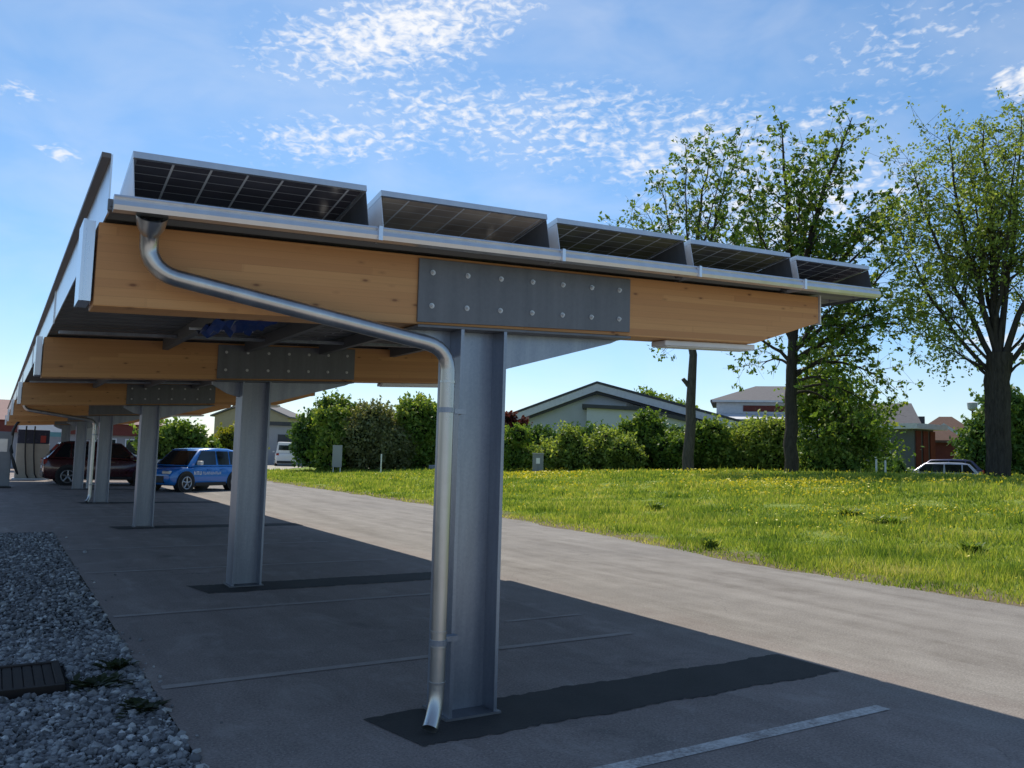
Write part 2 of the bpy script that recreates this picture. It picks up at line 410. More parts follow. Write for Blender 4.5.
wv_ = W.n('ShaderNodeVectorMath', operation='MULTIPLY_ADD'); W.l(wob.outputs['Color'], wv_.inputs[0]); wv_.inputs[1].default_value = (.9, .9, 0); W.l(mp.outputs[0], wv_.inputs[2])
puff = W.noise(wv_.outputs[0], 1.9, 2.6, .5, .0)
fine_ = W.noise(wv_.outputs[0], 5.2, 2, .5)
broad = W.noise(mp.outputs[0], .38, 3, .55, .2)
pf = W.math('ADD', W.math('MULTIPLY', W.math('SUBTRACT', puff, .5), 2.5), W.math('MULTIPLY', W.math('SUBTRACT', broad, .5), .8))
pf = W.math('ADD', pf, W.math('MULTIPLY', W.math('SUBTRACT', fine_, .5), .5))
cl = W.math('ADD', pf, W.math('MULTIPLY_ADD', W.math('MINIMUM', mask, 1.0), 1.05, -.30))
cl = W.ramp(cl, [(.0, (0, 0, 0)), (.3, (.22, .22, .22)), (.65, (.62, .62, .62)), (1.1 if False else 1.0, (.95, .95, .95))])
cl = W.math('MULTIPLY', cl, W.ramp(mask, [(.12, (0, 0, 0)), (.42, (1, 1, 1))]))
# thin high veil that whitens the sky a little
veil = W.noise(mp.outputs[0], .18, 4, .55, .4)
cl = W.math('MAXIMUM', cl, W.ramp(veil, [(.38, (0, 0, 0)), (.75, (.2, .2, .2))]))
skyc = W.mix(cl, gm.outputs[0], (7.0, 7.05, 7.2))
W.l(skyc, bg.inputs['Color']); bg.inputs['Strength'].default_value = .14
W.l(bg.outputs[0], wo.inputs['Surface'])

scene.view_settings.view_transform = 'Standard'; scene.view_settings.look = 'None'; scene.view_settings.exposure = 0
scene.cycles.max_bounces = 8; scene.cycles.transparent_max_bounces = 8
scene.cycles.use_denoising = True

# ------------------------------------------------------------------ terrain
EY = [-60, 0, 5.2, 7.25, 10.2, 14.9, 17.9, 22.8, 40, 60, 120]
EX = [10.8, 10.6, 10.42, 10.1, 10.3, 10.88, 11.12, 11.45, 11.6, 12.2, 13]
def xe(y): return float(np.interp(y, EY, EX))
def sm(t): t = np.clip(t, 0, 1); return t * t * (3 - 2 * t)
def ter(x, y):
    x = np.asarray(x, float); y = np.asarray(y, float)
    e = np.interp(y, EY, EX)
    f = np.interp(y, [-40, 0, 17, 27, 43, 56, 72], [1.25, 1.3, 1.27, 1.12, .78, .55, 0.0])
    z = f * sm((x - e) / (30 - e) * .93 + .04) - f * sm(.04)
    z = z - .85 * sm((x - 34) / 9.0) * sm((52 - y) / 14) 
    return z
def tz(p): return float(ter(p[0], p[1]))

m = MB(); m.poly([(-3000, -3000, -.06), (3000, -3000, -.06), (3000, 3000, -.06), (-3000, 3000, -.06)])
tag(m.build('ground', M['earth']), kind='structure')

def grid(name, x0, x1, nx, y0, y1, ny, zf, mat, attr=None, keep=None):
    xs = np.linspace(x0, x1, nx); ys = np.linspace(y0, y1, ny)
    X, Y = np.meshgrid(xs, ys); Z = zf(X, Y)
    idx = np.arange(nx * ny).reshape(ny, nx)
    q = np.stack([idx[:-1, :-1], idx[:-1, 1:], idx[1:, 1:], idx[1:, :-1]], -1).reshape(-1, 4)
    me = bpy.data.meshes.new(name); me.from_pydata(np.stack([X, Y, Z], -1).reshape(-1, 3).tolist(), [], q.tolist())
    if attr is not None:
        a = me.attributes.new('edge', 'FLOAT', 'POINT'); a.data.foreach_set('value', attr(X, Y).astype(np.float32).ravel())
    me.polygons.foreach_set('use_smooth', [True] * len(me.polygons)); me.update()
    me.materials.append(mat); o = bpy.data.objects.new(name, me); COL.objects.link(o); return o
def zfield(X, Y):
    b = rng.normal(0, .012, X.shape)
    return ter(X, Y) - .012 + np.where(X > np.interp(Y, EY, EX) + .6, b, 0)
fo = grid('field', 9.4, 130, 250, -45, 125, 260, zfield, M['field'], lambda X, Y: 1.15 - np.abs(X - np.interp(Y, EY, EX)) / 1.6)
tag(fo, kind='structure')

# asphalt: bays and lane in one sheet with an uneven far edge
ys = np.linspace(-45, 70, 460); nseg = 40
Lx = np.where(ys < 17.2, 1.0, -14.0)
Rx = np.interp(ys, EY, EX) + np.convolve(rng.normal(0, .22, len(ys)), np.ones(5) / 5, 'same') + .06 * np.sin(ys * 1.9)
vs, fs = [], []
for i, y in enumerate(ys):
    for k in range(nseg + 1):
        vs.append((Lx[i] + (Rx[i] - Lx[i]) * k / nseg, y, 0.0))
for i in range(len(ys) - 1):
    for k in range(nseg):
        a = i * (nseg + 1) + k; fs.append((a, a + 1, a + nseg + 2, a + nseg + 1))
me = bpy.data.meshes.new('parking_lot'); me.from_pydata(vs, [], fs); me.materials.append(M['asphalt'])
lot = bpy.data.objects.new('parking_lot', me); COL.objects.link(lot); tag(lot, kind='structure')

m = MB(); m.poly([(-14, -45, .006), (xe(-10) - .6, -45, .006), (xe(-10) - .6, 1.3, .006), (-14, 1.3, .006)])  # added unseen pale ground; bounces sunlight onto beam fronts and columns
M['bounce_pale'] = simple('pale_bounce_ground', (.36, .34, .31), .9, var=.12, scale=1.2, spec=.15)
tag(m.build('bounce_yard', M['bounce_pale']), kind='structure')
# gravel strip bed + edging
m = MB(); m.poly([(-14, -10, -.03), (.97, -10, -.03), (.97, 17.2, -.03), (-14, 17.2, -.03)])
tag(m.build('gravel_bed', M['gravelbed']), kind='structure')

# darker fresh asphalt strips over the column foundations
COLY = [4.65, 10.0, 17.8, 25.45, 33.1, 40.7]
for i, y in enumerate(COLY):
    m = MB(); x0, x1 = 1.98, 5.68
    pts = []
    for k in range(90): pts.append((x0 + (x1 - x0) * k / 89 + (.12 * (1 - k / 6) if k < 6 else 0), y - .46 + .012 * math.sin(k * .31 + i) + random.uniform(-.018, .018), .004))
    for k in range(90): pts.append((x1 - (x1 - x0) * k / 89, y + .14 + .012 * math.sin(k * .27 + 2 * i) + random.uniform(-.015, .015), .004))
    m.poly(pts); tag(m.build('asphalt_patch', M['patch']), kind='structure')
# painted bay lines
def line(x0, x1, y, wd, mat):
    m = MB(); m.poly([(x0, y - wd/2, .004), (x1, y - wd/2, .004), (x1, y + wd/2, .004), (x0, y + wd/2, .004)])
    tag(m.build('bay_line', mat), kind='structure')
line(1.9, 5.12, 3.447, .105, M['paint'])
for y in (5.98, 8.6, 11.6, 14.2, 20.4, 23.0, 28.0, 30.5): line(1.05, 5.1, y, .09, M['paint2'])
line(4.3, 5.2, 6.9, .06, M['paint2'])

# ------------------------------------------------------------------ gravel stones
def ico():
    p = (1 + 5 ** .5) / 2
    v = np.array([(-1,p,0),(1,p,0),(-1,-p,0),(1,-p,0),(0,-1,p),(0,1,p),(0,-1,-p),(0,1,-p),(p,0,-1),(p,0,1),(-p,0,-1),(-p,0,1)], float); v /= np.linalg.norm(v[0])
    f = np.array([(0,11,5),(0,5,1),(0,1,7),(0,7,10),(0,10,11),(1,5,9),(5,11,4),(11,10,2),(10,7,6),(7,1,8),(3,9,4),(3,4,2),(3,2,6),(3,6,8),(3,8,9),(4,9,5),(2,4,11),(6,2,10),(8,6,7),(9,8,1)])
    return v, f
def stones(name, n, region, mat):
    v, f = ico(); px, py = region(n); n = len(px)
    s = np.clip(rng.lognormal(math.log(.0125), .45, n), .006, .034)
    P = v[None] * (1 + rng.uniform(-.28, .28, (n, 12, 1)))
    P = P * (s[:, None] * rng.uniform(.65, 1.25, (n, 3)))[:, None, :]
    a = rng.uniform(0, 2 * PI, n); b = rng.uniform(-.6, .6, n)
    ca, sa, cb, sb = np.cos(a)[:, None], np.sin(a)[:, None], np.cos(b)[:, None], np.sin(b)[:, None]
    x, y, z = P[..., 0], P[..., 1], P[..., 2] * .75
    y, z = y * cb - z * sb, y * sb + z * cb
    x, y = x * ca - y * sa, x * sa + y * ca
    lift = np.where(px > 1.0, .016, 0.0)
    P = np.stack([x + px[:, None], y + py[:, None], z + (lift - .012 + s * .25 + rng.uniform(-.012, .012, n))[:, None]], -1)
    T = P[:, f].reshape(-1, 3)
    return np_mesh(name, T, 3, mat, tint=np.repeat(rng.random(n), 20))
def mat_stone():
    t = NT('grey_stones'); at = t.n('ShaderNodeAttribute'); at.attribute_name = 'tint'
    c = t.ramp(at.outputs['Fac'], [(0, (.10, .098, .1)), (.35, (.22, .215, .22)), (.7, (.35, .345, .345)), (.93, (.52, .515, .5)), (1, (.78, .77, .75))])
    n = t.noise(t.coord(), 60, 4); c = t.mix(t.math('MULTIPLY', n, .5), c, (.1, .1, .1))
    return t.done(t.bsdf(c, .8, 0, None, .3))
M['stone'] = mat_stone()
def reg(n):
    y = np.concatenate([rng.uniform(2.8, 8, int(n * .62)), rng.uniform(8, 17.1, int(n * .38))])
    x = .995 - rng.beta(1, 1.25, len(y)) * 3.0 + np.where(rng.random(len(y)) < .012, rng.exponential(.12, len(y)), 0)
    k = ~((x > -.62) & (x < .54) & (y > 6.15) & (y < 6.97))
    return x[k], y[k]
go = stones('gravel', 82000, reg, M['stone'])
tag(go, 'loose grey gravel stones in the strip along the left edge of the asphalt', 'gravel', kind='stuff')

# drain cover in the gravel
t_ = empty('drain_cover', 'rusty dark rectangular drain grate lying in the gravel', 'drain cover', (-.03, 6.56, 0))
M['rust'] = simple('rusty_iron', (.03, .021, .017), .9, .1, var=.5, scale=9)
m = MB(); m.box(-.53, .53, -.35, -.3, -.02, .035); m.box(-.53, .53, .3, .35, -.02, .035); m.box(-.53, -.48, -.298, .298, -.02, .035); m.box(.48, .53, -.298, .298, -.02, .035)
m.build('frame', M['rust'], t_, bevel=.004)
m = MB()
for k in range(16): m.box(-.478 + k * .06, -.478 + k * .06 + .052, -.297, .297, -.01, .026)
m.box(-.475, .475, -.295, .295, -.014, .012)
m.build('grate', M['rust'], t_)

# ------------------------------------------------------------------ carport
S = .057; X0 = .35
def zb(x): return 2.285 + .0555 * (x - .38)     # underside of beam
def zt(x): return 2.707 + S * (x - X0)         # top of beam
cp = empty('solar_carport', 'long open timber and steel carport with tilted solar panels on its roof', 'carport', (2.6, 4.65, 0))
OFF = Vector((-2.6, -4.65, 0))
def part(mb, name, mat, parent=None, origin=None, **kw):
    """world-built geometry; origin = world pivot of the part"""
    o = mb.build(name, mat, None, **kw)
    org = Vector(origin) if origin else Vector((0, 0, 0))
    if origin:
        me = o.data; me.transform(Matrix.Translation(-org))
    o.parent = parent or cp
    pw = Vector((0, 0, 0)); q = o.parent
    while q: pw += q.location; q = q.parent
    o.location = org - pw
    return o

def column(Yc):
    m = MB(); xa, xb = 2.42, 2.755; tf, tw, hw = .022, .014, .15
    prof = [(xa, Yc-hw), (xa+tf, Yc-hw), (xa+tf, Yc-tw/2), (xb-tf, Yc-tw/2), (xb-tf, Yc-hw), (xb, Yc-hw), (xb, Yc+hw), (xb-tf, Yc+hw), (xb-tf, Yc+tw/2), (xa+tf, Yc+tw/2), (xa+tf, Yc+hw), (xa, Yc+hw)]
    n = len(m.v); k = len(prof)
    m.v += [(u, v, .0) for u, v in prof] + [(u, v, zb(u) - .022) for u, v in prof]
    m.f.append(tuple(n + i for i in reversed(range(k)))); m.f.append(tuple(n + k + i for i in range(k)))
    for i in range(k):
        j = (i + 1) % k; m.f.append((n+i, n+j, n+k+j, n+k+i))
    c = part(m, 'column', M['galv'], origin=(2.61, Yc, 0))
    b = MB(); b.box(2.395, 2.78, Yc-.165, Yc+.165, .0045, .018)
    part(b, 'base_plate', M['plate'], c)
    return c
def beam(Yc):
    m = MB(); a, b = Yc - .12, Yc + .12
    xl, xr, xc = .365, 5.885, 5.1
    prof = [(xl, zb(xl)), (xc, zb(xc)), (xr, 2.80), (xr, zt(xr)), (xl, zt(xl))]
    n = len(m.v); k = 5
    m.v += [(u, a, v) for u, v in prof] + [(u, b, v) for u, v in prof]
    m.f.append((n, n+1, n+2, n+3, n+4)); m.f.append((n+9, n+8, n+7, n+6, n+5))
    for i in range(k):
        j = (i + 1) % k; m.f.append((n+j, n+i, n+k+i, n+k+j))
    o = part(m, 'beam', M['wood'], origin=(0, Yc, 0), bevel=.006)
    e = MB(); e.box(.298, .312, a - .01, b + .01, zb(.33) + .02, zt(.33) + .006); e.box(.3125, .352, a - .004, b + .006, zb(.33) + .022, zt(.33) + .002)
    part(e, 'end_cap', M['capmetal'], o)
    e = MB(); e.box(5.892, 5.905, a - .01, b + .01, 2.79, zt(5.89) + .01)
    part(e, 'end_cap', M['white_metal'], o)
    return o
def connector(Yc, bolts):
    m = MB(); xa, xb = 2.122, 3.79
    for (a, b) in ((Yc - .137, Yc - .1215), (Yc + .1215, Yc + .137)):
        n = len(m.v)
        pr = [(xa, zb(xa) + .012), (xb, zb(xb) + .026), (xb, zt(xb) - .02), (xa, zt(xa) - .02)]
        m.v += [(u, a, v) for u, v in pr] + [(u, b, v) for u, v in pr]
        for q in ((0,1,2,3),(7,6,5,4),(1,0,4,5),(2,1,5,6),(3,2,6,7),(0,3,7,4)): m.f.append(tuple(n + i for i in q)); m.mi.append(0)
    # seat plate under the beam
    n = len(m.v); pr = [(xa, zb(xa) - .021), (xb, zb(xb) - .021), (xb, zb(xb) - .005), (xa, zb(xa) - .005)]
    a, b = Yc - .15, Yc + .15
    m.v += [(u, a, v) for u, v in pr] + [(u, b, v) for u, v in pr]
    for q in ((0,1,2,3),(7,6,5,4),(1,0,4,5),(2,1,5,6),(3,2,6,7),(0,3,7,4)): m.f.append(tuple(n + i for i in q)); m.mi.append(0)
    o = part(m, 'connector_plate', M['plate'], origin=(2.95, Yc, 2.6), bevel=.002)
    if bolts:
        bm = None
        for k in range(7):
            for zo in (.115, .322):
                x = 2.215 + k * .2455; y = Yc - .137
                if bm is None:
                    b_ = MB(); b_.cyl((0, -.002, 0), 'y', .017, .004, 14); b_.cyl((0, -.009, 0), 'y', .0115, .012, 6); b_.cyl((0, -.018, 0), 'y', .006, .01, 8)
                    bm = b_.build('bolt', M['bolt'], o); bo = bm
                else:
                    bo = bm.copy(); COL.objects.link(bo); bo.parent = o
                bo.location = (x - 2.95, -.137, zb(x) + zo - 2.6)
    return o
def haunch(Yc):
    m = MB()
    for pr in ([(2.756, 2.145), (3.72, zb(3.72) - .045), (3.79, zb(3.79) - .018), (2.756, zb(2.79) - .018)], [(2.28, 2.235), (2.419, 2.2), (2.419, zb(2.43) - .022), (2.1, zb(2.1) - .022), (2.1, zb(2.1) - .05)]):
        n = len(m.v); k = len(pr); a, b = Yc - .008, Yc + .008
        m.v += [(u, a, v) for u, v in pr] + [(u, b, v) for u, v in pr]
        m.f.append(tuple(n + i for i in range(k))); m.f.append(tuple(n + k + i for i in reversed(range(k)))); m.mi += [0, 0]
        for i in range(k):
            j = (i + 1) % k; m.f.append((n+j, n+i, n+k+i, n+k+j)); m.mi.append(0)
    return part(m, 'haunch', M['galv'], origin=(2.61, Yc, 2.3))
def lamp(Yc):
    m = MB(); x0, x1 = 4.2, 5.17
    m.box(x0, x1, Yc - .06, Yc + .1, zb(x0) - .044, zb(x0) - .003, .0555, x0)
    o = part(m, 'lamp_housing', M['white_metal'], origin=(4.6, Yc, 2.45), bevel=.008)
    d = MB(); d.box(x0 + .03, x1 - .03, Yc - .04, Yc + .08, zb(x0) - .05, zb(x0) - .045, .0555, x0)
    part(d, 'diffuser', M['white_metal'], o)
for i, y in enumerate(COLY):
    column(y); beam(y); connector(y, i < 3); haunch(y)
    if i < 4: lamp(y)

YF, YE = 4.3, 41.3
# roof sheet (trapezoidal ribs running across)
m = MB(); prof = []
y = YF
while y < YE:
    prof += [(y, 0.0), (y + .13, 0.0), (y + .15, .035), (y + .23, .035)]; y += .25
def deckz(x): return zt(x) + .024
xs = (.39, 6.385)
n0 = len(m.v)
for (yy, dz) in prof: m.v += [(xs[0], yy, deckz(xs[0]) + dz), (xs[1], yy, deckz(xs[1]) + dz)]
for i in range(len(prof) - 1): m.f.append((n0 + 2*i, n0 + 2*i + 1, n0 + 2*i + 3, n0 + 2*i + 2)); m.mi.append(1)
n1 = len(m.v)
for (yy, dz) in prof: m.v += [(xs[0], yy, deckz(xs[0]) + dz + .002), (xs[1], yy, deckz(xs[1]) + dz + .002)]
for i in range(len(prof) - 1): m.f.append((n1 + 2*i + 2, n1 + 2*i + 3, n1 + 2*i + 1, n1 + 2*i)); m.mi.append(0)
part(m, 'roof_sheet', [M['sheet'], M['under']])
# purlins between the beams
for i in range(len(COLY) - 1):
    for x in (1.55, 2.45, 3.35, 4.3, 5.2, 5.75):
        m = MB(); a, b = COLY[i] + .125, COLY[i+1] - .125
        m.box(x - .03, x + .03, a, b, zt(x) - .1, zt(x) + .019)
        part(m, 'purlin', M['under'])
# bracing straps under the first bays
for i in range(2):
    a, b = COLY[i] + .2, COLY[i+1] - .2
    m = MB(); m.box(.45, 5.5, COLY[i+1] - 1.0, COLY[i+1] - .95, 2.707 + .057*.1 - .06, 2.707 + .057*.1 - .03, S, .45); part(m, 'cable_tray', M['galv'])
# blue sheet tucked up under the first bay is a thing of its own
# left parapet
m = MB(); m.box(.388, .396, YF + .1, YE, 2.725, 3.02)
fa = part(m, 'parapet', M['capmetal'])
m = MB(); m.box(.346, .3875, YF + .1, YE, 3.0, 3.024)
part(m, 'parapet_lip', M['lip'], fa)
for k in range(6):
    m = MB(); yy = 8.6 + k * 5.2; m.box(.376, .3875, yy, yy + .05, 2.69, 2.998); part(m, 'bracket', M['alu'], fa)
m = MB(); m.box(6.387, 6.391, YF + .02, YE, deckz(6.387) - .004, deckz(6.387) + .036)
part(m, 'edge_trim', M['alu'])
# front gutter with joints, low at the left
m = MB(); xa, xb = .40, 6.335
gz = lambda x: 2.783 + .0545 * (x - .407)
pr = [(4.30, -.082), (4.302, -.002), (4.296, .0), (4.286, -.002), (4.284, -.018), (4.24, -.03), (4.236, -.06), (4.25, -.078)]
pr = [(4.30, -.076), (4.30, .0), (4.262, .004), (4.256, -.006), (4.262, -.014), (4.246, -.028), (4.24, -.05), (4.25, -.072)]
n = len(m.v); k = len(pr)
for x in (xa, xb): m.v += [(x, u, gz(x) + v) for u, v in pr]
m.f.append(tuple(n + i for i in range(k))); m.f.append(tuple(n + k + i for i in reversed(range(k)))); m.mi += [0, 0]
for i in range(k):
    j = (i + 1) % k; m.f.append((n+j, n+i, n+k+i, n+k+j)); m.mi.append(0)
gt = part(m, 'gutter', M['alu'])
for x in (1.747, 3.003, 4.204, 5.35):
    m = MB(); m.box(x - .012, x + .012, 4.232, 4.258, gz(x) - .078, gz(x) + .002); part(m, 'joint', M['capmetal'], gt)
m = MB(); m.box(.38, 6.33, 4.305, 4.33, gz(.38) - .062, gz(.38) - .01, .0545, .38)
part(m, 'eaves_board', M['plate'])
# downpipes
def bez(p0, p1, p2, n=7):
    return [tuple((1-t)**2 * np.array(p0) + 2*(1-t)*t*np.array(p1) + t*t*np.array(p2)) for t in np.linspace(0, 1, n)]
def downpipe(dy):
    Y = 4.4 + dy; r = .045
    path = [(.575, Y - .1, gz(.575) - .075), (.58, Y - .03, 2.64), (.585, Y, 2.585)]
    path += bez((.585, Y, 2.585), (.60, Y, 2.47), (.72, Y, 2.448))[1:]
    path += bez((2.13, Y, 2.255), (2.28, Y, 2.232), (2.282, Y, 2.10))
    path += [(2.282, Y, .24)]
    path += bez((2.282, Y, .24), (2.282, Y, .12), (2.215, Y - .06, .035))[1:]
    m = MB(); m.tube(path, r, 20, caps=False)
    o = part(m, 'downpipe', M['pipe'], origin=(2.282, Y, 0), smooth=True, angle=60)
    m = MB(); m.tube([(.575, Y - .11, gz(.575) - .07), (.578, Y - .07, gz(.575) - .115), (.58, Y - .04, 2.65)], [.075, .066, .047], 20, caps=False); part(m, 'funnel', M['pipe'], o, smooth=True, angle=60)
    for z in (2.03, 1.86, .56, .47, .27):
        m = MB(); m.cyl((2.282, Y, z), 'z', r + .004, .014, 20); part(m, 'pipe_joint', M['pipe'], o, smooth=True)
    for z in (1.86, .5):
        m = MB(); m.box(2.30, 2.44, Y + .046, Y + .098, z - .015, z + .015); m.cyl((2.282, Y, z), 'z', r + .007, .03, 20); part(m, 'pipe_clamp', M['galv'], o)
    return o
downpipe(0); downpipe(COLY[3] - 4.65)
# solar modules, tilted with the high edge to the front
tilt = R(9.0)
def panel(x0, wd, y, zr, glass):
    q = Matrix.Translation((x0, y, zr)) @ Matrix.Rotation(-math.atan(S), 4, 'Y') @ Matrix.Rotation(-tilt, 4, 'X')
    g = MB(); g.box(.022, wd - .022, .022, 1.7 - .022, -.026, -.008)
    fr = MB(); fr.box(0, wd, 0, .02, -.035, 0); fr.box(0, wd, 1.68, 1.7, -.035, 0); fr.box(0, .02, .0202, 1.6798, -.035, 0); fr.box(wd-.02, wd, .0202, 1.6798, -.035, 0)
    def place(o, par):
        o.parent = par
        loc = q if par == cp else Matrix.Identity(4)
        if par == cp: o.matrix_basis = Matrix.Translation(OFF) @ q
    o = g.build('solar_panel', glass, None); place(o, cp)
    f = fr.build('frame', M['alu'], o)
    # closing plates below the module at both sides
    L = 1.66
    for xx, mt in ((.0, M['side_plate']), (wd, M['plate'])):
        s_ = MB(); s_.prism([(.012, -.037), (.012, -.30), (L, -.042), (L, -.037)], 'x', xx, xx + (.004 if xx == 0 else -.004))
        s_.build('side_plate', mt, o)
    return o
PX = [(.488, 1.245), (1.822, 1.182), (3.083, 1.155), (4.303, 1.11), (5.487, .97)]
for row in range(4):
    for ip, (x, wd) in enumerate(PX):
        panel(x, wd, 4.44 + row * 1.76, 3.072 + .0465 * (x - .488), M[('pv', 'pv_tan_reflect', 'pv_olive_reflect', 'pv_olive_reflect', 'pv')[ip]])

bl = empty('plastic_sheet', 'crumpled blue plastic sheet tucked up under the carport roof behind the first beam', 'plastic sheet', (1.62, 7.0, 2.60))
m = MB(); random.seed(3)
N1, N2 = 14, 8
for i in range(N1):
    for j in range(N2):
        m.v.append((-.2 + i * .036 , -.45 + j * .14 + .05 * math.sin(i * .7), -.02 + .05 * math.sin(i * 1.3 + j) * math.sin(j * 1.1) + i * .006 + random.uniform(-.012, .012)))
for i in range(N1 - 1):
    for j in range(N2 - 1):
        a = i * N2 + j; m.f.append((a, a + 1, a + N2 + 1, a + N2)); m.mi.append(0)
m.build('sheet', simple('blue_plastic', (.012, .05, .24), .45), bl, smooth=True)
m = MB(); m.tube([(-.25, .56, .03), (.3, .56, .06)], .012, 8); m.build('cord', M['white_metal'], bl)

# ------------------------------------------------------------------ foliage tools
def leaf_quads(C, size, flat=0.0):
    n = len(C); 
    a = rng.normal(size=(n, 3)); a[:, 2] *= (1 - flat); a /= np.linalg.norm(a, axis=1)[:, None]
    b = rng.normal(size=(n, 3)); b -= (b * a).sum(1)[:, None] * a; b /= np.linalg.norm(b, axis=1)[:, None]
    s = size * rng.uniform(.6, 1.35, n)[:, None]
    q = np.stack([C - a * s, C + b * s * .55, C + a * s, C - b * s * .55], 1)
    return q.reshape(-1, 3)

def limb_points(p0, p1, bend, n=8):
    p0, p1 = np.array(p0, float), np.array(p1, float)
    mid = (p0 + p1) / 2 + np.array(bend)
    t = np.linspace(0, 1, n)[:, None]
    return (1-t)**2 * p0 + 2*(1-t)*t*mid + t*t*p1

def tree(name, label, loc, rz, limbs, leafmat, barkmat, leaf, clump_r, per, gap, sub=(7, 1.6), group=None, tint=(.5, .2), drop=0.0, cat='tree'):
    """limbs: (start, end, bend, r0, r1, leafy_from)"""
    root = empty(name, label, cat, loc, rz, group)
    tr = MB(); C = []
    for (p0, p1, bend, r0, r1, lf) in limbs:
        P = limb_points(p0, p1, bend, 10)
        P[1:-1] += rng.normal(0, .05 * np.linalg.norm(P[-1] - P[0]) / 8, (8, 3))
        rr = list(np.linspace(r0, r1, 10))
        tr.tube([tuple(p) for p in P], rr, 7 if r0 > .1 else 5)
        if lf >= 1: continue
        Ln = np.linalg.norm(P[-1] - P[0])
        ns = max(3, int(Ln * sub[0] / 4))
        for k in range(ns):
            t = lf + (1 - lf) * (k + rng.random()) / ns
            i = min(8, int(t * 9)); fr = t * 9 - i
            s = P[i] * (1 - fr) + P[i+1] * fr
            dirn = P[i+1] - P[i]; dirn /= np.linalg.norm(dirn)
            o = rng.normal(size=3); o -= (o @ dirn) * dirn; o /= np.linalg.norm(o)
            ln = sub[1] * rng.uniform(.5, 1.3) * (1.15 - .6 * t)
            e = s + (dirn * rng.uniform(.5, .9) + o * rng.uniform(.5, 1.0) + np.array([0, 0, -drop])) * ln
            Q = limb_points(s, e, rng.normal(0, .12 * ln, 3) + np.array([0, 0, .1 * ln]), 5)
            r = max(.008, rr[i] * .35)
            tr.tube([tuple(p) for p in Q], list(np.linspace(r, .006, 5)), 4)
            # twigs
            nt_ = max(3, int(ln * 4.2))
            for j in range(nt_):
                tt = .25 + .75 * (j + rng.random()) / nt_
                ii = min(3, int(tt * 4)); f2 = tt * 4 - ii
                s2 = Q[ii] * (1 - f2) + Q[ii+1] * f2
                e2 = s2 + rng.normal(0, .36, 3) * (1 + ln * .2) + np.array([0, 0, .10 - drop * .4])
                tr.tube([tuple(s2), tuple(e2)], [.007, .004], 3)
                if rng.random() > gap: C.append((e2, 1.0))
            if rng.random() > gap: C.append((Q[-1], 1.1))
    tr.build('trunk', barkmat, root, smooth=True, angle=80)
    if C:
        pts = []; tn = []
        for c, k in C:
            n = max(3, int(per * k * rng.uniform(.5, 1.5))); rad = clump_r * rng.uniform(.7, 1.3)
            pts.append(c + rng.normal(0, rad * .55, (n, 3))); b = rng.normal(tint[0], tint[1]); tn.append(np.clip(rng.normal(b, .14, n), 0, 1))
        pts = np.concatenate(pts); tn = np.concatenate(tn)
        np_mesh('crown', leaf_quads(pts, leaf), 4, leafmat, root, tint=tn)
    return root

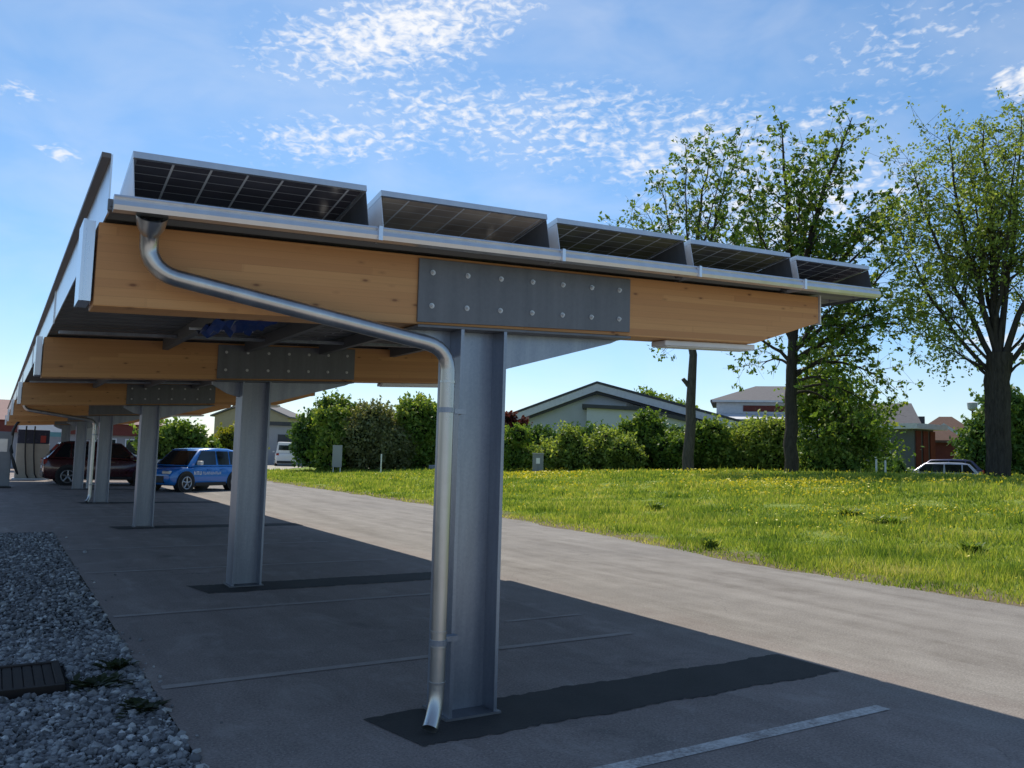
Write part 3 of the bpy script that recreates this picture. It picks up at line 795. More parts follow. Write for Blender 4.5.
def bush(name, label, loc, lobes, leafmat, leaf=.09, dens=150, group=None, cat='bush', tint=(.45, .2), core=.72, shell=.32, stem=True, rz=0):
    """lobes: (dx,dy,dz,rx,ry,rz) ellipsoids; leaves sit in their outer shell"""
    root = empty(name, label, cat, loc, rz, group)
    pts, tn = [], []; cm = MB(); iv, jf = ico()
    for (dx, dy, dz, rx, ry, rz_) in lobes:
        area = 4 * PI * ((rx*ry)**1.6/3 + (rx*rz_)**1.6/3 + (ry*rz_)**1.6/3) ** (1/1.6)
        n = int(area * dens)
        d = rng.normal(size=(n, 3)); d /= np.linalg.norm(d, axis=1)[:, None]
        # lumpy radius
        lump = 1 + .16 * np.sin(d[:, 0] * 5 + dx * 7) * np.cos(d[:, 1] * 6 + dy * 3) + .13 * np.sin(d[:, 2] * 9 + d[:, 0] * 7 + dz)
        nz = np.clip(rng.normal(0, 1.15, n), -1.8, 2.8)
        rad = lump * (1 - shell * .5 + shell * .33 * nz)
        P = d * rad[:, None] * np.array([rx, ry, rz_]) + np.array([dx, dy, dz])
        k = P[:, 2] > .03; P = P[k]
        b = rng.normal(tint[0], tint[1] * .4)
        cl = .2 * np.sin(P[:, 0] * 3.1 + 1.3 * dx) * np.sin(P[:, 2] * 3.7) 
        pts.append(P); tn.append(np.clip(b + cl + rng.normal(0, tint[1], len(P)), 0, 1))
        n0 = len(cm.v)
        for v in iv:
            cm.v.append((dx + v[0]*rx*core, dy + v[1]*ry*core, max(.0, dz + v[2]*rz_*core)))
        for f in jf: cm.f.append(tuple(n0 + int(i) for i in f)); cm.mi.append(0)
    for (dx, dy, dz, rx, ry, rz_) in lobes:
        for _ in range(int(5 + 7 * rx)):
            u, v_ = rng.uniform(-.9, .9), rng.uniform(-.9, .9)
            if u*u + v_*v_ > .9: continue
            b0 = np.array([dx + u*rx, dy + v_*ry, dz + rz_ * math.sqrt(1 - u*u - v_*v_) * .85])
            ln_ = rng.uniform(.15, .55) * min(1.3, rz_ + .3); m_ = int(5 + 14 * ln_); tt = np.linspace(0, 1, m_)[:, None]
            d_ = np.array([u * .5 + rng.normal(0, .25), rng.normal(0, .25), 1.0]); d_ /= np.linalg.norm(d_)
            pts.append(b0 + tt * ln_ * d_ + rng.normal(0, leaf * .45, (m_, 3))); tn.append(np.clip(rng.normal(tint[0] + .2, .15, m_), 0, 1))
    P = np.concatenate(pts); T = np.concatenate(tn)
    np_mesh('foliage', leaf_quads(P, leaf), 4, leafmat, root, tint=T)
    cm.build('shade_core', M['core'], root, smooth=True, angle=180)  # added solid core blocks light; inner shade is put into its colour
    if stem:
        s_ = MB()
        for (dx, dy, dz, rx, ry, rz_) in lobes[:3]: s_.tube([(dx * .6, dy * .6, -.05), (dx, dy, max(.3, dz))], [.07, .03], 6)
        s_.build('stem', M['bark'], root)
    return root

def ground_at(px, D):
    p = spot(px, D); p.z = tz(p); return p
def face(px): return -(YAW + math.atan((px - 512) / F_PX))     # local x = to the right, local y = away

# ------------------------------------------------------------------ trees
k1 = 42 / F_PX
p = ground_at(688, 42)
tree('poplar_tree', 'slim tree with a bare straight trunk and a broken side stub', p, face(688), [
    ((0, 0, -.1), (.05, 0, 7.6), (.12, 0, 0), .3, .17, 1), ((.05, 0, 7.6), (.9, .2, 16.2), (-.3, .2, 0), .17, .02, .25),
    ((.05, 0, 6.6), (-1.6, .6, 14.8), (.3, .2, .3), .11, .015, .2), ((.1, 0, 7.0), (2.5, -.4, 16.6), (-.3, 0, .8), .12, .015, .22),
    ((0, 0, 6.2), (-3.1, -.3, 12.8), (.1, .2, -.6), .09, .012, .3), ((.1, 0, 8.4), (3.3, .8, 13.4), (0, 0, -.6), .08, .012, .3),
    ((.1, 0, 7.6), (-2.4, 1.2, 13.8), (0, 0, 0), .08, .012, .3), ((.1, 0, 8.8), (1.6, -1.4, 15.4), (0, 0, 0), .08, .012, .3), ((.1, 0, 9.2), (-.3, -1.3, 16.2), (-.3, 0, 0), .07, .012, .3),
    ((0, 0, 6.4), (-1.4, -.3, 5.9), (0, 0, .6), .04, .008, .5), ((-.05, 0, 4.3), (-.32, -.1, 4.62), (0, 0, 0), .13, .1, 1)],
    M['leaf_mid'], M['bark_grey'], .10, .16, 9, .16, (9.5, 2.0), 'tall trees along the ridge', (.42, .24))

p = ground_at(790, 40)
tree('poplar_tree', 'broad tree with dense dark drooping lower branches right of the slim one', p, face(790), [
    ((0, 0, -.1), (.1, 0, 6.2), (-.1, 0, 0), .33, .22, 1), ((.1, 0, 6.2), (-.4, .2, 16.6), (.2, 0, 0), .24, .02, .1), ((.1, 0, 6.4), (2.7, -.3, 16.4), (-.6, 0, .6), .22, .02, .1),
    ((.1, 0, 7), (4.9, .5, 13.2), (-.5, .2, -.4), .15, .015, .2), ((.1, 0, 6), (-2.1, .6, 14.2), (-.2, .2, -.3), .13, .015, .2), ((.1, 0, 8), (1.2, 1.5, 15.6), (0, .3, 0), .14, .015, .2),
    ((.1, 0, 5.6), (5.3, .3, 10.4), (0, 0, -.2), .12, .015, .2), ((.1, 0, 5.2), (5.0, -.9, 6.6), (0, 0, 1.2), .12, .014, .15), ((.1, 0, 5.0), (-2.4, -.4, 6.4), (0, 0, .7), .1, .012, .3),
    ((.1, 0, 4.4), (3.4, .9, 5.3), (0, 0, 1.1), .1, .012, .15), ((.1, 0, 4.6), (4.6, 1.6, 4.0), (0, 0, 1.7), .1, .012, .15), ((.1, 0, 4.0), (2.0, -1.2, 3.6), (0, 0, 1.1), .1, .012, .2),
    ((.1, 0, 4.8), (-1.4, 1.2, 5.0), (0, 0, .9), .09, .012, .2), ((.1, 0, 5.4), (2.2, -1.5, 7.8), (0, 0, .5), .1, .012, .15), ((.1, 0, 5.4), (1.5, 1.8, 7.6), (0, 0, .5), .1, .012, .15),
    ((.1, 0, 3.8), (3.6, .5, 2.9), (0, 0, 1.3), .08, .01, .25), ((.1, 0, 3.6), (2.6, 1.4, 2.2), (0, 0, 1.4), .08, .01, .25), ((.1, 0, 5), (5.6, .2, 8.2), (0, 0, .6), .1, .01, .2), ((.1, 0, 7.4), (5.4, -.6, 12.2), (-.2, 0, -.2), .1, .01, .2), ((.1, 0, 7.4), (3.6, -1.2, 12), (0, 0, 0), .1, .012, .2), ((.1, 0, 7.8), (-1.6, -1.2, 11.5), (0, 0, 0), .1, .012, .2), ((.1, 0, 9), (.6, -1.6, 14), (0, 0, 0), .08, .012, .2), ((.1, 0, 6.8), (-2.2, 0, 8.6), (0, 0, .4), .08, .012, .2)],
    M['leaf_mid'], M['bark'], .105, .17, 11, .12, (11, 2.0), 'tall trees along the ridge', (.38, .24), .16)

p = ground_at(997, 36)
tree('poplar_tree', 'thick-trunked tree with upright forked branches in pale young leaf', p, face(997), [
    ((0.0, 0.0, -0.1), (0.12, 0.0, 4.7), (-0.15, 0, 0), 0.42160000000000003, 0.45, 1),
    ((0.0, 0.0, 4.0), (-0.24, 0.24, 13.6), (0.2, 0, 0), 0.20400000000000001, 0.02, 0.2),
    ((0.08, 0.0, 4.52), (-1.44, -0.24, 13.4), (-0.3, 0, 0), 0.136, 0.015, 0.25),
    ((-0.08, 0.0, 4.35), (-2.88, 0.4, 12.88), (-0.5, 0, -0.5), 0.11560000000000002, 0.014, 0.25),
    ((0.0, 0.0, 3.83), (-3.2, -0.48, 9.74), (-0.6, 0, -0.6), 0.09520000000000002, 0.012, 0.25),
    ((0.08, 0.0, 4.52), (1.04, 0.16, 13.92), (0.2, 0, 0), 0.136, 0.015, 0.25),
    ((0.16, 0.0, 4.18), (2.56, -0.32, 13.22), (0.3, 0, -0.4), 0.136, 0.015, 0.25),
    ((0.16, 0.0, 3.83), (3.68, 0.48, 10.96), (0.4, 0, -0.5), 0.10880000000000001, 0.012, 0.25),
    ((0.0, 0.0, 5.22), (-0.8, 1.6, 12.62), (0, 0.3, 0), 0.09520000000000002, 0.012, 0.25),
    ((0.0, 0.0, 5.22), (0.8, -1.6, 12.35), (0, -0.3, 0), 0.09520000000000002, 0.012, 0.25),
    ((0.0, 0.0, 3.48), (-2.56, 0.32, 5.57), (0, 0, 0.5), 0.068, 0.01, 0.3),
    ((0.0, 0.0, 4.0), (-2.72, -0.8, 7.48), (0, 0, 0.3), 0.068, 0.01, 0.25),
    ((0.0, 0.0, 3.65), (-1.52, -0.96, 4.35), (0, 0, 0.7), 0.061200000000000004, 0.01, 0.3),
    ((0.16, 0.0, 3.65), (2.24, -0.64, 4.87), (0, 0, 0.7), 0.061200000000000004, 0.01, 0.3),
    ((0.16, 0.0, 4.35), (2.72, 0.8, 7.31), (0, 0, 0.4), 0.068, 0.01, 0.25),
    ((0.0, 0.0, 5.66), (-1.92, 1.04, 10.01), (0, 0, 0), 0.068, 0.01, 0.2),
    ((0.0, 0.0, 6.53), (0.32, -1.28, 10.44), (0, 0, 0), 0.068, 0.01, 0.2)],
    M['leaf_light'], M['bark'], .072, .24, 15, .08, (13, 1.9), 'tall trees along the ridge', (.42, .22))

# ------------------------------------------------------------------ hedges and bushes
def rowlobes(n, length, h, depth, jit=.2):
    L = []
    for i in range(n):
        x = -length/2 + length * (i + .5) / n; hh = h * random.uniform(1 - jit, 1 + jit * .5)
        L.append((x, random.uniform(-.2, .2), hh * .5, length / n * .75, depth, hh * .55))
    return L
def plant(name, label, px, D, wpx, ytop, mat, nl=4, group=None, cat='bush', ybase=470, **kw):
    p = ground_at(px, D); h = up(px, ytop, D) - p.z; wd = wpx * D / F_PX
    L = []
    n = max(3, nl * 3)
    for i in range(n):
        u = random.uniform(-1, 1) if i > 0 else 0.0
        x = u * wd * .44
        cap = h * (1.0 if i == 0 else random.uniform(.62, .97)) * (1 - .28 * abs(u) ** 3)
        rr_ = min(cap * random.uniform(.26, .42), wd * .32)
        zc = max(rr_ * .7, cap - rr_) if i % 3 else max(rr_ * .6, cap * random.uniform(.25, .55))
        L.append((x, random.uniform(-.7, .6), zc, rr_ * random.uniform(1.0, 1.35), rr_ * random.uniform(.8, 1.1), rr_))
    for i in range(nl): L.append(((-.5 + (i + .5) / nl) * wd * .95, 0, h * .26, wd / nl * .75, min(1.2, wd * .4), h * .3))
    return bush(name, label, p, L, mat, group=group, cat=cat, rz=face(px), **kw)
random.seed(5)
HB = 'bushes along the back of the meadow'
plant('hedge', 'tall dark hedge behind the meadow left of the front column', 376, 60, 160, 394, M['leaf_dark'], 7, cat='hedge', leaf=.13, dens=75, tint=(.4, .2))
plant('tree', 'bright green bushy tree at the left end of the tall hedge by the van', 331, 57, 26, 398, M['leaf_mid'], 3, 'trees in the left hedge', 'tree', leaf=.13, dens=90, tint=(.6, .2))
plant('tree', 'dark rounded tree topping the hedge above the pale sign', 343, 59, 44, 388, M['leaf_mid'], 3, 'trees in the left hedge', 'tree', leaf=.13, dens=85, tint=(.4, .2))
plant('bush', 'pale olive bush in the middle of the tall hedge', 380, 57.5, 58, 399, M['leaf_olive'], 3, 'trees in the left hedge', leaf=.12, dens=90, tint=(.55, .2))
plant('tree', 'green tree topping the hedge just left of the downpipe', 424, 58, 52, 389, M['leaf_mid'], 4, 'trees in the left hedge', 'tree', leaf=.13, dens=85, tint=(.5, .2))
plant('hedge', 'low dark hedge running behind the grey cabinet and the slim tree', 655, 50, 340, 420, M['leaf_dark'], 12, cat='hedge', leaf=.11, dens=80, tint=(.35, .18))
plant('bush', 'green bush beside the front column left of the grey cabinet', 518, 48, 30, 424, M['leaf_mid'], 2, HB, leaf=.11, dens=110)
plant('bush', 'spreading yellow green bush right of the grey cabinet below the gable', 580, 47, 84, 420, M['leaf_light'], 4, HB, leaf=.1, dens=110, tint=(.4, .22))
plant('bush', 'tall dark rounded bush against the annex of the pale hall', 641, 48, 36, 405, M['leaf_mid'], 3, HB, leaf=.11, dens=110, tint=(.35, .2))
plant('bush', 'low pale bush in front of the tall dark rounded one', 622, 46.5, 36, 436, M['leaf_light'], 3, HB, leaf=.1, dens=110, tint=(.4, .2))
plant('bush', 'green bush directly behind the bare slim trunk', 704, 48, 62, 410, M['leaf_mid'], 3, HB, leaf=.11, dens=110, tint=(.5, .2))
plant('bush', 'sunlit yellow green bush between the two left trunks', 758, 48, 80, 410, M['leaf_light'], 4, HB, leaf=.1, dens=110, tint=(.5, .22))
plant('bush', 'low bush close under the slim tree on its right', 672, 47, 34, 430, M['leaf_mid'], 3, HB, leaf=.1, dens=110, tint=(.35, .2))
plant('bush', 'bush with light grey green leaves right of the broad tree trunk', 826, 44, 52, 432, M['leaf_mid'], 3, HB, leaf=.1, dens=110, tint=(.55, .22))
plant('tree', 'dense green tree behind the broad one hiding the red house corner', 832, 45, 76, 342, M['leaf_mid'], 4, None, 'tree', leaf=.105, dens=34, tint=(.4, .25), core=.1, shell=.6)
plant('hedge', 'dark hedge in front of the red brown house', 884, 50, 44, 456, M['leaf_dark'], 4, cat='hedge', leaf=.1, dens=90)
plant('tree', 'large dark green tree behind the thick forked trunk', 1018, 56, 58, 372, M['leaf_dark'], 4, None, 'tree', leaf=.14, dens=75, tint=(.55, .2))
plant('hedge', 'bright yellow green hedge beyond the parked car roofs', 974, 68, 40, 441, M['leaf_yellow'], 3, cat='hedge', leaf=.12, dens=90)
plant('bush', 'slender dark bush beside the street lamp', 975, 60, 16, 425, M['leaf_dark'], 1, None, leaf=.12, dens=90)
plant('tree', 'dark red leaved tree at the left eave of the pale hall', 512, 66, 24, 394, M['leaf_red'], 2, None, 'tree', leaf=.13, dens=100)
plant('tree', 'small red leaved tree behind the left roof slope of the hall', 541, 78, 12, 392, M['leaf_red'], 1, None, 'tree', leaf=.13, dens=100)
plant('tree', 'green tree crowns rising behind the right roof slope of the hall', 655, 95, 74, 384, M['leaf_mid'], 4, None, 'tree', leaf=.2, dens=40)
plant('tree', 'dark green tree behind the blue car', 183, 47, 56, 415, M['leaf_mid'], 4, 'trees behind the blue car', 'tree', leaf=.12, dens=85, tint=(.35, .22))
plant('tree', 'yellow leaved shrub tree behind the tail of the blue car', 236, 50, 40, 420, M['leaf_yellow'], 3, 'trees behind the blue car', 'tree', leaf=.12, dens=85, tint=(.5, .22))

# ------------------------------------------------------------------ meadow grass
def meadow(n):
    d = 8.5 * np.exp(rng.random(n) * math.log(62 / 8.5)); a = R(9) + rng.random(n) * R(66)
    x, y = d * np.sin(a), d * np.cos(a)
    e = np.interp(y, EY, EX); off = x - e
    k = (off > .02) & (y < 62) & (x < 60) & (rng.random(n) < np.clip(.25 + off * .6, 0, 1))
    return x[k], y[k], d[k], off[k]
x, y, d, off = meadow(420000); n = len(x)
patchy = .5 * np.sin(x * 4.1 + 2 * np.sin(y * 3.1)) * np.sin(y * 3.7 + x) + .8 * np.sin(x * .9 + 1.3 * np.sin(y * .35)) * np.sin(y * .7 + np.sin(x * .5)) + .6 * np.sin(x * 2.3 + y * 1.7)
h = (.05 + .075 * rng.random(n)) * np.clip(1 + .42 * patchy, .3, 2) * np.clip(.5 + off * .35, .5, 1.15) * np.where(rng.random(n) < .04, 1.9, 1.0)
wv = (.004 + .006 * rng.random(n)) * np.clip(d / 9, 1, 5.0)
clump = np.sin(x * 1.7 + 2.1 * np.sin(y * .9)) * np.sin(y * 1.45 + 1.7 * np.sin(x * .8)); h = h * np.clip(.92 + .4 * np.maximum(clump - .35, 0) * 2 - .45 * np.maximum(-clump - .45, 0) * 2, .3, 2.2)
z = ter(x, y) - .015; a = rng.random(n) * 2 * PI; l = h * rng.uniform(.1, .7, n); la = rng.random(n) * 2 * PI
P = np.stack([np.stack([x - wv*np.cos(a), y - wv*np.sin(a), z], -1), np.stack([x + wv*np.cos(a), y + wv*np.sin(a), z], -1), np.stack([x + l*np.cos(la), y + l*np.sin(la), z + h], -1)], 1).reshape(-1, 3)
tn = np.clip(.42 + .17 * patchy - .28 * np.maximum(clump - .3, 0) * 1.6 + .3 * np.maximum(-clump - .45, 0) * 1.6 + rng.normal(0, .2, n) + .25 * np.exp(-off / .8), 0, 1)
tag(np_mesh('grass', P, 3, M['grass'], tint=tn), 'rough sunlit meadow grass covering the field beside the lane', 'grass', kind='stuff')
# yellow flowers
n = 70000; d = 12 * np.exp(rng.random(n) * math.log(48 / 12)); a = R(20) + rng.random(n) * R(48)
x, y = d * np.sin(a), d * np.cos(a); off = x - np.interp(y, EY, EX)
pat = np.sin(x * .55 + 2) * np.sin(y * .42) + .5 * np.sin(x * 1.3 + y * .8)
band = np.exp(-((off - 12.0) / 4.0) ** 2) * 1.0 + .07
k = (off > .8) & (rng.random(n) < band * np.clip(.15 + .7 * pat, .01, 1) * np.where(y < 9, .25, 1)); x, y, d = x[k], y[k], d[k]; n = len(x)
C = np.stack([x, y, ter(x, y) + rng.uniform(.10, .2, n)], -1)
tag(np_mesh('meadow_flowers', leaf_quads(C, .02 * 1.0 + 0 * d[:1], .0) if False else leaf_quads(C, 1.0) * 0 + np.repeat(C, 4, 0) + (leaf_quads(np.zeros((n, 3)), 1.0).reshape(n, 4, 3) * np.clip(.0015 * d, .014, .06)[:, None, None]).reshape(-1, 3), 4, M['flower'], tint=rng.random(n)),
    'yellow wild flowers scattered through the meadow grass', 'wild flowers', kind='stuff')
# leafy weeds
def weed(label, x, y, r, n, mat, h=.25, group=None):
    root = empty('weed', label, 'weed', (x, y, float(ter(x, y)) if x > 9 else 0), 0, group)
    V = []
    for i in range(n):
        a = random.uniform(0, 2 * PI); s = random.uniform(.4, 1); q = r * s
        bx_, by_ = random.gauss(0, r * .3), random.gauss(0, r * .3); wd = .016 + .012 * random.random()
        tip = (bx_ + q * math.cos(a), by_ + q * math.sin(a), h * random.uniform(.3, 1))
        mid = (bx_ + q * .5 * math.cos(a), by_ + q * .5 * math.sin(a), tip[2] * .75)
        nx, ny = -math.sin(a) * wd, math.cos(a) * wd
        V += [(bx_, by_, 0), (mid[0] + nx, mid[1] + ny, mid[2]), tip, (mid[0] - nx, mid[1] - ny, mid[2])]
    np_mesh('leaves', np.array(V), 4, mat, root, tint=rng.random(n))
    return root
WG = 'weeds in the gravel'
weed('small weed tuft in the gravel at the asphalt edge', .86, 6.62, .12, 60, M['weed'], .06, WG)
weed('wider low weed patch in the gravel right of the drain grate', .70, 6.2, .17, 80, M['weed'], .05, WG)
weed('weed patch in the gravel nearest the camera side of the others', .86, 5.55, .14, 70, M['weed'], .045, WG)
MG = 'leafy weeds in the meadow'
for lb, px, py_, r in (('large dark leafy weed clump in the meadow toward the lane', 886, 20.0, .42), ('bluish leafy weed clump left of the largest one', 848, 21.5, .36), ('small weed clump low in the right of the meadow', 968, 16.2, .22), ('weed clump in the left half of the meadow near the lane', 655, 23.5, .33), ('dark weed by the lane edge at the meadow corner', 709, 15.6, .16)):
    q = spot(px, py_); weed(lb, q.x, q.y, r, 160, M['leaf_mid'], .2, MG)

# ------------------------------------------------------------------ cars
M['tint'] = simple('dark_glass', (.012, .014, .018), .06, 0, .1, spec=.6)
M['rim'] = simple('alloy', (.45, .46, .47), .35, .7)
M['lens'] = simple('lamp_lens', (.6, .62, .65), .1, .2, coat=.5)
M['redlens'] = simple('tail_lens', (.35, .01, .01), .15, 0, coat=.4)
def car(name, label, cat, loc, heading, paint, L=4.2, Wd=1.78, H=1.5, clear=.2, belt=.93, hood=1.0, wind=(.95, 1.65), rear=(.1, .55), wheel_r=.32, axle=(.82, .78), group=None, van=False, lettering=False):
    """local x forward from rear (0) to nose (L)"""
    root = empty(name, label, cat, loc, heading, group)
    hw = Wd / 2
    xs_n = [0, .06, .25, L*.3, L*.55, L - wind[1] + .3, L - .55, L - .14, L]
    def top(x):
        if van: return belt if x < L - wind[1] else belt - .12 * (x - (L - wind[1])) / wind[1]
        if x > L - wind[1] + .25: 
            t = (x - (L - wind[1] + .25)) / (wind[1] - .25); return belt - .02 - (belt - .72) * t ** 1.8
        return belt
    def wid(x):
        return hw * (1 - .13 * max(0, (x - (L - .7)) / .7) ** 2 - .06 * max(0, (.5 - x) / .5) ** 2)
    b = MB(); rings = []
    for x in xs_n:
        w_ = wid(x); t = top(x); end = x in (0, L)
        z0 = clear + (.18 if end else 0); zt_ = t - (.08 if end else 0)
        if x in (.06, L - .14): z0 = clear + .05
        sec = [(-w_*.88, z0), (-w_*.985, z0+.1), (-w_, z0 + (zt_-z0)*.55), (-w_*.965, zt_-.06), (-w_*.88, zt_), (w_*.88, zt_), (w_*.965, zt_-.06), (w_, z0+(zt_-z0)*.55), (w_*.985, z0+.1), (w_*.88, z0)]
        rings.append(len(b.v)); b.v += [(x, u, v) for u, v in sec]
    for i in range(len(rings) - 1):
        for k in range(10):
            j = (k + 1) % 10; b.f.append((rings[i]+j, rings[i]+k, rings[i+1]+k, rings[i+1]+j)); b.mi.append(0)
    b.f.append(tuple(rings[0] + k for k in range(10))); b.f.append(tuple(rings[-1] + k for k in reversed(range(10)))); b.mi += [0, 0]
    body = b.build('body', paint, root, smooth=True, angle=50, bevel=.02)
    # cabin
    xa0, xa1 = rear[0], rear[1]; xb0, xb1 = L - wind[0] , L - wind[1]
    xb0, xb1 = L - wind[0], L - wind[1]
    st = [(xa0, belt-.02, belt+.0, .9), (xa1, belt-.02, H-.06, .8), (xa1+.35, belt-.02, H, .78), ((xa1+xb1)/2, belt-.02, H+.005, .78), (xb1, belt-.02, H-.05, .77), (xb0, belt-.05, belt-.03, .86)]
    c = MB(); rr = []
    for (x, z0, z1, tw) in st:
        rr.append(len(c.v)); w0 = hw * .95; w1 = hw * (.95 - (.95 - tw) * (z1 - belt) / (H - belt)) if z1 > belt else hw * .9
        c.v += [(x, -w0, z0), (x, -w1, max(z1 - .05, z0)), (x, -w1*.9, z1), (x, w1*.9, z1), (x, w1, max(z1 - .05, z0)), (x, w0, z0)]
    for i in range(len(rr) - 1):
        for k in range(5): c.f.append((rr[i]+k+1, rr[i]+k, rr[i+1]+k, rr[i+1]+k+1)); c.mi.append(0)
    c.build('roof', paint, root, smooth=True, angle=40)
    def sidept(x, t, side, off=.006):
        """point on the cabin side at height fraction t"""
        z = belt + .03 + t * (H - belt - .13)
        w1 = hw * (.95 - .17 * (z - belt) / (H - belt)); return (x, side * (w1 + off), z)
    for side in (-1, 1):
        segs = [(xa0 + .22, xa1 + .1, xa1 + .32, xa1 + .32), (xa1 + .38, xa1 + .38, (xa1 + xb1)/2 + .12, (xa1 + xb1)/2 + .08), ((xa1 + xb1)/2 + .2, (xa1 + xb1)/2 + .16, xb1 - .02, xb0 - .3)]
        if van: segs = segs[2:]
        for (a0, a1, b1, b0) in segs:
            q = [sidept(a0, .0, side), sidept(b0, .0, side), sidept(b1, 1, side), sidept(a1, 1, side)]
            if side > 0: q = q[::-1]
            g = MB(); g.poly(q); g.build('side_window', M['tint'], root)
    dx, dz = xb0 - xb1, (H - .05) - (belt - .03)
    nrm = Vector((dz, 0, dx)).normalized() * .008
    g = MB(); g.poly([(xb0 - .06*dx + nrm.x, -hw*.82, belt - .03 + .06*dz + nrm.z), (xb0 - .06*dx + nrm.x, hw*.82, belt - .03 + .06*dz + nrm.z), (xb1 + .1*dx + nrm.x, hw*.68, H - .05 - .1*dz + nrm.z), (xb1 + .1*dx + nrm.x, -hw*.68, H - .05 - .1*dz + nrm.z)]); g.build('windscreen', M['tint'], root)
    dx, dz = xa1 - xa0, H - .06 - belt; nrm = Vector((-dz, 0, dx)).normalized() * .008
    if van: g = MB(); g.poly([(-.012, hw*.72, H*.66), (-.012, -hw*.72, H*.66), (xa0 - .012, -hw*.7, H*.86), (xa0 - .012, hw*.7, H*.86)])
    else: g = MB(); g.poly([(xa0 + .12*dx + nrm.x, hw*.78, belt + .12*dz + nrm.z), (xa0 + .12*dx + nrm.x, -hw*.78, belt + .12*dz + nrm.z), (xa0 + .88*dx + nrm.x, -hw*.66, belt + .88*dz + nrm.z), (xa0 + .88*dx + nrm.x, hw*.66, belt + .88*dz + nrm.z)])
    g.build('rear_window', M['tint'], root)
    for ax in (axle[0], L - axle[1]):
        for side in (-1, 1):
            a = MB(); a.cyl((ax, side * (hw - .11), wheel_r + .02), 'y', wheel_r + .075, .245, 28); a.build('wheel_arch', M['dark'], root, smooth=True)
            wroot = MB(); wroot.cyl((0, 0, 0), 'y', wheel_r, .2, 28)
            wo_ = wroot.build('wheel', M['rubber'], root, smooth=True); wo_.location = (ax, side * (hw - .075), wheel_r)
            rm = MB(); rm.cyl((0, side * .092, 0), 'y', wheel_r * .16, .03, 12)
            rm.tube([(wheel_r*.66*math.cos(q*PI/12), side*.1, wheel_r*.66*math.sin(q*PI/12)) for q in range(25)], .022, 6, caps=False)
            for s5 in range(5):
                an = s5 * 2 * PI / 5 + .3
                rm.tube([(0, side*.1, 0), (wheel_r*.66*math.cos(an), side*.1, wheel_r*.66*math.sin(an))], [.035, .03], 6)
            rm.build('rim', M['rim'], wo_)
    for side in (-1, 1):
        g = MB(); g.box(L - .2, L + .0, side*hw*.62 - .17, side*hw*.62 + .17, .62, .74); g.build('headlight', M['lens'], root, bevel=.03)
        g = MB(); g.box(-.012, .12, side*hw*.8 - .13, side*hw*.8 + .13, belt - .25, belt - .05); g.build('tail_light', M['redlens'], root, bevel=.02)
        g = MB(); mx = xb0 - .42; g.box(mx, mx + .14, side*(hw + .12) - .1, side*(hw + .12) + .1, belt + .02, belt + .17); g.build('mirror', paint if not lettering else M['white_metal'], root, bevel=.03)
        for hx in ((xa1+xb1)/2 - .1, xb1 - .3):
            g = MB(); g.box(hx - .09, hx + .09, side*hw - .01, side*hw + .022, belt - .16, belt - .13); g.build('door_handle', paint, root)
        g = MB(); g.box(axle[0] + .45, L - axle[1] - .45, side*hw - .03, side*hw + .004, clear + .0, clear + .13); g.build('sill', M['dark'], root, bevel=.01)
    g = MB(); g.box(L - .06, L + .012, -hw*.55, hw*.55, .32, .56); g.build('grille', M['dark'], root, bevel=.02)
    g = MB(); g.box(-.02, .1, -hw*.85, hw*.85, clear + .08, clear + .3); g.build('bumper', M['dark'], root, bevel=.03)
    g = MB(); g.box(-.026, -.014, -.26, .26, belt - .42, belt - .31) if not van else g.box(-.026, -.014, -.26, .26, .55, .66); g.build('number_plate', M['white_metal'], root)
    if lettering:
        g = MB(); random.seed(9)
        xx = 2.75; z0 = .60; yy = hw + .005
        def stroke(x, z, w_, h_): g.poly([(x + w_, yy, z), (x, yy, z), (x, yy, z + h_), (x + w_, yy, z + h_)])
        for i in range(3):                                     # bold block letters, then a lighter word: not legible in the picture
            stroke(xx - .1, z0, .03, .13); stroke(xx - .03, z0, .03, .13); stroke(xx - .07, z0 + (.05, .1, .0)[i], .045, .03); xx -= .135
        xx -= .02
        for i in range(9):
            stroke(xx - .02, z0 + .01, .018, .1); stroke(xx - .075, z0 + .01, .018, (.1, .07)[i % 2]); stroke(xx - .056, z0 + (.09, .01, .05)[i % 3], .036, .018); xx -= .105
        g.build('door_lettering', simple('white_vinyl', (.75, .78, .8), .5), root)
    return root
M['blue'] = simple('blue_paint', (.015, .19, .62), .25, 0, .05, coat=.9)
M['maroon'] = simple('maroon_paint', (.07, .014, .018), .25, .2, .05, coat=.9)
M['white'] = simple('white_paint', (.7, .71, .72), .35, 0, .04, coat=.5)
M['silver'] = simple('silver_paint', (.5, .51, .56), .3, .5, .05, coat=.7)
M['dkblue'] = simple('dark_blue_paint', (.06, .06, .12), .3, .3, .05, coat=.7)
def car_at(cx, cy, hx, hy, L): 
    h = math.atan2(hy, hx); return (cx - math.cos(h) * L / 2, cy - math.sin(h) * L / 2), h
(q, hd) = car_at(6.33, 32.35, -.82, -.57, 3.75)
car('parked_car', 'bright blue compact car with white lettering on its door parked beyond the bays', 'car', (q[0], q[1], 0), hd, M['blue'], 3.75, 1.74, 1.56, wind=(.8, 1.45), axle=(.66, .66), lettering=True)
(q, hd) = car_at(3.75, 36.7, 1, .02, 4.3)
car('parked_car', 'dark maroon sports utility car parked sideways behind the carport columns', 'car', (q[0], q[1], 0), hd, M['maroon'], 4.3, 1.85, 1.7, clear=.22, belt=1.05, wheel_r=.35)
pv_ = spot(287, 82); hv = math.atan2(pv_.y, pv_.x)
